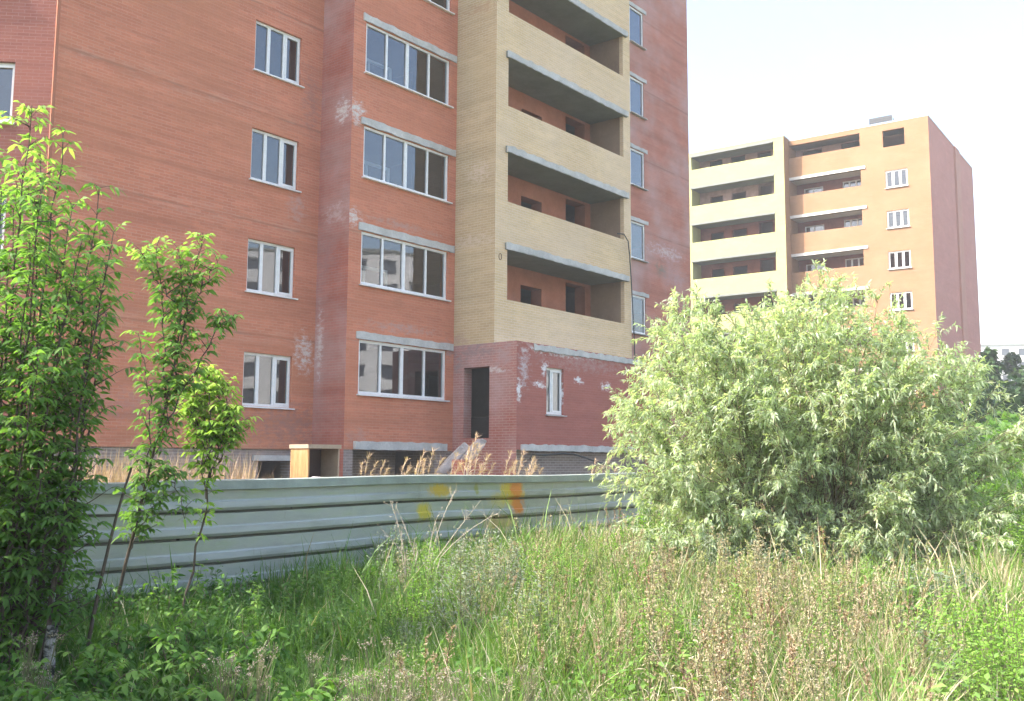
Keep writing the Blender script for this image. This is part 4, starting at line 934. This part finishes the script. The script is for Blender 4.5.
def dock(seed, label, group, h=1.0):
    r2 = np.random.default_rng(seed); st = Sticks(); lv = Leaves()
    for k in range(4):
        tip = np.array([r2.normal(0, .1), r2.normal(0, .1), h * r2.uniform(.7, 1.0)]); P = bez(np.zeros(3), tip * .5 + r2.normal(0, .02, 3), tip, 7); st.poly(P, .006, .002)
        n = 150; t_ = r2.uniform(.45, 1, n); C, T = interp(P, t_); lv.add(C + r2.normal(0, .02, (n, 3)) * (1.3 - t_)[:, None], nrm(r2.normal(0, 1, (n, 3))), r2.uniform(.012, .024, n), .012, r2.uniform(0, .6, n), .2)
    return finish('dock_plant', (0, 0, -50), label, 'weed', st.mesh('stem', 4), 'brown_stem', lv.mesh('foliage', r2), 'dock_seed', group, 'stem', 'foliage')  # foliage mesh here is the dock seeds
M['dock_seed'] = leafmat('dock_seed', [(0, (.25, .13, .08)), (.6, (.40, .24, .15)), (1, (.52, .38, .26))], .2)
DL = [('rusty brown dock seed stalk standing at the foot of the willow bush', 822, 11.2, 1.0), ('brown dock stalk in the meadow left of the willow bush foot', 655, 8.6, .85), ('dark brown dock stalk at the bottom of the photo near its middle', 712, 6.6, .85),
      ('dry dock stalk against the right end of the fence', 618, 14.5, 1.25), ('thin brown dock stalk right of the meadow middle', 770, 7.6, .8), ('reddish dock stalk beside the grey mugwort clump', 905, 9.6, .65), ('dry brown dock stalk before the fence, under the rust stains', 548, 11.4, .85)]
for k, (lab, p, r, h) in enumerate(DL):
    o = dock(400 + k, lab, None, h); o.location = (px_u(p, r), r, 0)

# pale umbels at the bottom of the frame
def umbel(seed, label, group):
    r2 = np.random.default_rng(seed); st = Sticks(); lv = Leaves()
    for k in range(5):
        tip = np.array([r2.normal(0, .10), r2.normal(0, .10), r2.uniform(.46, .70)]); P = bez(np.zeros(3), tip * .5, tip, 5); st.poly(P, .003, .002)
        for j in range(9):
            e = tip + np.array([r2.normal(0, .035), r2.normal(0, .035), r2.uniform(.0, .04)]); st.poly(np.array([P[-2], e]), .0012, .001); m_ = 7
            lv.add(e + r2.normal(0, .007, (m_, 3)), nrm(r2.normal(0, 1, (m_, 3)) + [0, 0, .5]), .009, .006, r2.uniform(.0, .7, m_), .1)
    return finish('dry_umbel', (0, 0, -50), label, 'dry weed', st.mesh('stem', 3), 'stem', lv.mesh('foliage', r2), 'white_flower', group, 'stem', 'foliage')  # foliage mesh here is the umbel heads
UL = 'cream coloured dry umbel heads poking out of the grass at the bottom edge'; UG = 'dry umbels at the bottom edge'
us = [umbel(500 + i, UL, UG) for i in range(3)]; U_S = .8
up = [(px_u(p, r), r) for p, r in [(370, 4.9), (392, 4.7), (415, 5.0), (440, 4.8), (402, 5.2), (355, 4.7), (475, 4.7), (505, 4.9), (530, 4.8), (238, 5.3), (250, 5.0), (318, 5.5), (600, 4.9), (430, 4.6), (382, 4.6), (60, 5.6), (40, 5.4)]]
for k, (x, y) in enumerate(up):
    s = us[k % 3]
    if k < 3: s.location = (x, y, 0)
    else: dup(s, (x, y, 0), rg.uniform(0, 6.28), rg.uniform(.85, 1.1))

# leafy weed bushes
HL = 'dark leafy upright weed growing against the foot of the fence in the shade'; HG = 'upright weeds at the foot of the fence'
def weed_bush(name, loc, w, d, h, n, label, mat, seed, L=.05, W=.02, gap=.02, tb=.45, cat='bush'):
    r2 = np.random.default_rng(seed); st = Sticks(); lv = Leaves()
    for k in range(n):
        a = r2.uniform(0, 6.28); q = math.sqrt(r2.random()); x = math.cos(a) * q * w; y = math.sin(a) * q * d; hh = h * (1 - .45 * q * q) * r2.uniform(.7, 1.08)
        P = bez(np.array([x * .75, y * .75, 0]), np.array([x * .9, y * .9, hh * .6]), np.array([x + r2.normal(0, .05), y + r2.normal(0, .05), hh]), 6); st.poly(P, .004, .0015)
        m_ = int(hh * .85 / gap); t_ = np.linspace(.15, 1, m_); C, T = interp(P, t_); a = r2.uniform(0, 6.28, m_)
        D = np.stack([np.cos(a), np.sin(a), r2.uniform(.1, 1.0, m_)], 1); o_ = r2.normal(tb, .12)
        lv.add(C + D * .01, D, L * r2.uniform(.6, 1.2, m_) * (1.25 - .6 * t_), W * r2.uniform(.7, 1.2, m_), o_ + r2.normal(0, .1, m_) + .12 * t_, r2.uniform(.1, .6, m_))
        lv.add(C + r2.normal(0, .04, (m_, 3)), nrm(D + r2.normal(0, .5, (m_, 3))), L * .8, W * .8, o_ + r2.normal(0, .1, m_), .3)
    return finish(name, loc, label, cat, st.mesh('stem', 3), 'stem', lv.mesh('foliage', r2), mat)
for (p, r, w, d, h, n, lab, mat, L, W, tb) in [
    (985, 7.4, .75, .7, .78, 150, 'bright green leafy weed mound in the lower right corner', 'lime', .045, .018, .5),
    (940, 6.4, .5, .5, .55, 90, 'low bright green weeds left of the lower right mound', 'lime', .04, .016, .45),
    (1040, 6.6, .6, .5, .75, 100, 'bright weed mound cut by the lower right edge', 'lime', .045, .018, .45),
    (1012, 11.6, .75, .7, 1.15, 190, 'yellow green bush at the right edge below the willow', 'lime', .07, .026, .55),
    (1035, 18, 1.5, 1.2, 2.2, 200, 'green bush at the right edge behind the yellow green one', 'lime', .09, .03, .2),
    (915, 9.6, .5, .4, .74, 90, 'grey green mugwort clump at the foot of the willow', 'grey_leaf', .09, .022, .6),
    (950, 10.0, .5, .4, .70, 90, 'darker mugwort clump right of the grey green one', 'grey_leaf', .09, .022, .3),
    (645, 13.0, .55, .5, 1.15, 120, 'light green leafy weeds by the end of the fence, left of the willow', 'lime', .06, .02, .35),
    (690, 12.0, .6, .4, .85, 110, 'light green weeds under the left side of the willow', 'lime', .06, .018, .3),
    (600, 12.4, .5, .4, .75, 90, 'pale green weed clump before the right fence sheet', 'lime', .05, .016, .35),
    (385, 10.0, .45, .35, .66, 80, 'pale green weed clump before the fence, left of the dead weed', 'lime', .04, .014, .4),
    (330, 8.6, .45, .4, .45, 60, 'dark green weed clump at the foot of the left fence sheet', 'weed', .06, .025, .5),
    (150, 8.4, .6, .4, .42, 70, 'dark leafy weeds under the leaning sapling', 'weed', .07, .03, .4),
    (860, 11.4, .6, .4, .60, 80, 'mixed dry and green weeds before the willow foot', 'grass', .06, .012, .85)]:
    weed_bush('weed_bush', (px_u(p, r), r, 0), w, d, h, n, lab, mat, int(p), L, W, .026, tb)

hs = []
for k in range(3):
    o = weed_bush('upright_weed', (0, 0, -50), .12, .12, [.8, .95, .7][k], 4, HL, ['weed', 'maple', 'weed'][k], 700 + k, .11, .032, .030, .5, 'weed'); o['group'] = HG; hs.append(o)
for k, (p, r) in enumerate([(178, 8.6), (205, 9.4), (222, 9.9), (248, 9.6), (268, 10.1), (300, 10.0), (318, 10.4), (338, 10.2), (288, 9.2), (232, 8.8), (160, 8.9), (118, 8.4), (95, 8.7), (352, 10.6), (368, 10.9), (140, 8.0), (262, 8.6), (196, 8.2)]):
    sc = rg.uniform(.6, 1.0)
    if k < 3: hs[k].location = (px_u(p, r), r, 0)
    else: dup(hs[k % 3], (px_u(p, r), r, 0), rg.uniform(0, 6.28), sc)
PLB = 'pale green bushy weed clump in the sunlit middle of the meadow'; PGR = 'pale green weed clumps in the meadow'
pc = []
for k in range(4):
    o = weed_bush('weed_clump', (0, 0, -50), .24, .24, [.72, .9, .66, .8][k], 30, PLB, ['lime', 'grey_leaf', 'lime', 'grass'][k], 720 + k, [.05, .06, .035, .06][k], [.014, .015, .014, .011][k], .020, [.45, .75, .3, .6][k], 'weed'); o['group'] = PGR; pc.append(o)
k = 0
while k < 64:
    r = rg.uniform(5.8, 12.5); p = rg.uniform(385, 930) if r < 9.5 else rg.uniform(400, 700); x = px_u(p, r)
    if fence_side(x, r) > -.4 or math.hypot(x - cW, r - 13.2) < 2.6: continue
    sc = rg.uniform(.65, 1.1)
    if k < 4: pc[k].location = (x, r, 0)
    else: dup(pc[k % 4], (x, r, 0), rg.uniform(0, 6.28), sc)
    k += 1
for j in range(24):
    p = rg.uniform(630, 945); r = rg.uniform(10.2, 11.2); dup(pc[j % 4], (px_u(p, r), r, 0), rg.uniform(0, 6.28), rg.uniform(.7, 1.05), 'greenish weed clump hiding the foot of the willow bush')
for j in range(34):
    p = rg.uniform(385, 600); r = rg.uniform(9.6, 12.2)
    if fence_side(px_u(p, r), r) < -.30: dup(pc[(0, 2, 3, 1)[j % 4]], (px_u(p, r), r, 0), rg.uniform(0, 6.28), rg.uniform(.8, 1.15))

# ------------------------------------------------------------------ dry grass behind the fence
M['bank_grass'] = leafmat('bank_grass', [(0, (.30, .19, .13)), (.5, (.44, .31, .23)), (1, (.55, .43, .33))], .3)
def behind():
    r2 = np.random.default_rng(88); N = 24000
    s = r2.uniform(-9, 9, N); d = .5 + 6.5 * r2.random(N); px_ = fp0.x + fd.x * s - fn.x * d; py_ = fp0.y + fd.y * s - fn.y * d
    ok = (r2.random(N) < np.clip(.55 + .6 * np.sin(s * 1.7 + d), .12, 1)); x, y, s, d = px_[ok], py_[ok], s[ok], d[ok]; n = len(x)
    lo = np.where(x / y < -.26, 1.12, .66)
    z0 = np.array([gz(a, b) for a, b in zip(x, y)]); h = (.55 + .65 * r2.random(n)) * lo; az = r2.uniform(0, 6.28, n); le = h * .35 * r2.random(n); w = .007
    V = np.zeros((n, 5, 3)); sx, sy = -np.sin(az), np.cos(az)
    for k, t_ in enumerate((0, .6)):
        cx, cy_ = x + np.cos(az) * le * t_ ** 2, y + np.sin(az) * le * t_ ** 2
        V[:, 2 * k] = np.stack([cx - sx * w, cy_ - sy * w, z0 + h * t_], 1); V[:, 2 * k + 1] = np.stack([cx + sx * w, cy_ + sy * w, z0 + h * t_], 1)
    V[:, 4] = np.stack([x + np.cos(az) * le, y + np.sin(az) * le, z0 + h], 1); i = np.arange(n)[:, None] * 5
    me = fast_mesh('dry_grass', V.reshape(-1, 3), [i + [0, 1, 3, 2], i + [2, 3, 4]], np.repeat(r2.random(n) * .75, 5))
    o = link('dry_grass', me, M['bank_grass']); tag(o, 'dry straw coloured grass on the bank behind the fence', 'grass', kind='stuff')
behind()
M['plume'] = leafmat('reed_plume', [(0, (.34, .21, .15)), (.5, (.50, .35, .26)), (1, (.62, .48, .38))], .35)
def plume(seed, label, group, h=1.5):
    r2 = np.random.default_rng(seed); st = Sticks(); lv = Leaves()
    for k in range(3):
        tip = np.array([r2.normal(.18, .08), r2.normal(0, .08), h * r2.uniform(.8, 1.0)]); P = bez(np.zeros(3), np.array([0, 0, h * .55]), tip, 8); st.poly(P, .006, .003)
        n = 60; t_ = r2.uniform(.72, 1, n); C, T = interp(P, t_); D = nrm(T + r2.normal(0, .5, (n, 3))); lv.add(C, D, r2.uniform(.05, .16, n), .007, r2.uniform(.2, 1, n), .25)
        m_ = 6; t_ = r2.uniform(.2, .7, m_); C, T = interp(P, t_); lv.add(C, nrm(T + r2.normal(0, .5, (m_, 3))), r2.uniform(.25, .45, m_), .016, r2.uniform(.3, 1, m_), .5)
    return finish('dry_reed', (0, 0, -50), label, 'reed', st.mesh('stem', 4), 'dry_stem', lv.mesh('plume', r2), 'plume', group, 'stem', 'plume')
PL = 'dry pinkish reed with feathery plume rising behind the top of the fence'; PG = 'dry reeds behind the fence'
ps = [plume(600 + i, PL, PG, 1.5) for i in range(3)]
for k, (p, r, top) in enumerate([(362, 16.5, 455), (393, 16.2, 457), (412, 16.8, 452), (424, 16.0, 450), (443, 16.5, 452), (462, 17.5, 436), (470, 16.8, 446), (498, 17.2, 450), (512, 17.6, 452), (526, 17.2, 460), (520, 18, 455), (585, 19, 460), (600, 18.5, 458), (125, 13.5, 458), (150, 14, 462), (480, 18, 456), (375, 17, 460)]):
    x = px_u(p, r); z = gz(x, r); hh = (E + (461 - top) / 985 * r - z) / 1.45
    s = ps[k % 3]
    if k < 3: s.location = (x, r, z); s.scale = (hh,) * 3
    else: dup(s, (x, r, z), rg.uniform(-.6, .6), hh)

# ------------------------------------------------------------------ distant trees at right
def far_tree(name, loc, h, w, label, seed, n=2600, conic=False, mat='tree', ls=.42, base=.15):
    r2 = np.random.default_rng(seed); st = Sticks(); lv = Leaves(); st.poly(np.array([(0, 0, 0), (.1, 0, h * .3), (0, .1, h * .6), (.05, 0, h * .9)]), .018 * h, .03)
    k = 26; c = []
    for j in range(k):
        t_ = base + (1 - base) * (j + .5) / k; rad = w * ((1 - t_) * 1.15 + .08 if conic else math.sin(math.pi * min(.97, (t_ - base * .4) ** .85)) + .1); a = r2.uniform(0, 6.28); q = rad * r2.uniform(.25, .8)
        cc = np.array([math.cos(a) * q, math.sin(a) * q, t_ * h]); c.append((cc, rad * .55 + .25)); st.poly(np.array([(0, 0, max(.5, t_ * h - q * .7)), cc]), .006 * h, .02)
    for cc, rr_ in c:
        m_ = n // k; p = nrm(r2.normal(0, 1, (m_, 3))) * (rr_ * r2.random((m_, 1)) ** .45) * [1, 1, .8] + cc
        lv.add(p, nrm(r2.normal(0, 1, (m_, 3)) + (p - cc)), ls * r2.uniform(.6, 1.2, m_), ls * .62, r2.normal(.45, .18) + r2.normal(0, .1, m_), .2)
    return finish(name, loc, label, 'tree', st.mesh('trunk', 6), 'bark_dark', lv.mesh('crown', r2), mat, None, 'trunk', 'crown')
for (p, r, top, w, lab, con, mat) in [(992, 62, 349, 2.0, 'dark conical tree just right of the orange block, before the distant panel block', True, 'tree'), (1016, 70, 352, 2.6, 'dark spiky tree at the right edge before the white panel block', True, 'tree'),
        (1004, 48, 398, 2.6, 'round dark green tree low at the right edge, under the conical ones', False, 'tree'), (1030, 40, 385, 3.4, 'green tree cut by the right edge above the bushes', False, 'tree'), (975, 58, 404, 2.5, 'dark tree at the foot of the orange block right corner', False, 'tree'),
        (1075, 60, 350, 4.0, 'tall green tree outside the right edge', False, 'tree'), (1020, 27, 425, 1.9, 'lighter green bushy tree right of the willow top', False, 'maple'), (1140, 50, 340, 4.5, 'broad green tree far outside the right edge', False, 'tree')]:
    x = px_u(p, r); h = (E + (461 - top) / 985 * r); far_tree('deciduous_tree', (x, r, 0), h, w, lab, p, conic=con, mat=mat, ls=.3 if r < 50 else .42)

# the trees to the left of the frame that shade the lower left of the meadow
for (x, y, h, w, lab, sd_) in [(-5.6, 5.0, 4.5, 1.6, 'leafy boxelder left of the frame, nearest one shading the seedlings', 71), (-6.9, 9.2, 6.0, 1.8, 'leafy boxelder left of the frame beside the fence end', 72), (-4.6, 3.6, 4.2, 1.4, 'small leafy boxelder left of the frame beside the camera', 73),
                                 (-6.5, 7.0, 3.6, 1.3, 'leafy boxelder left of the frame behind the nearest one', 74)]:
    far_tree('boxelder_tree', (x, y, 0), h, w, lab, sd_, n=11000, mat='maple', ls=.13, base=.12)

# ------------------------------------------------------------------ haze
def haze():
    me = MB().box(-1600, 1600, -460, 2600, -1.5, 31).mesh('haze')
    m = bpy.data.materials.new('haze_air'); m.use_nodes = True; t = m.node_tree; t.nodes.clear()
    v = t.nodes.new('ShaderNodeVolumePrincipled'); v.inputs['Color'].default_value = (.93, .96, 1, 1); v.inputs['Density'].default_value = .0012
    o = t.nodes.new('ShaderNodeOutputMaterial'); t.links.new(v.outputs[0], o.inputs['Volume'])
    ob = link('haze', me, m); tag(ob, kind='stuff')
haze()
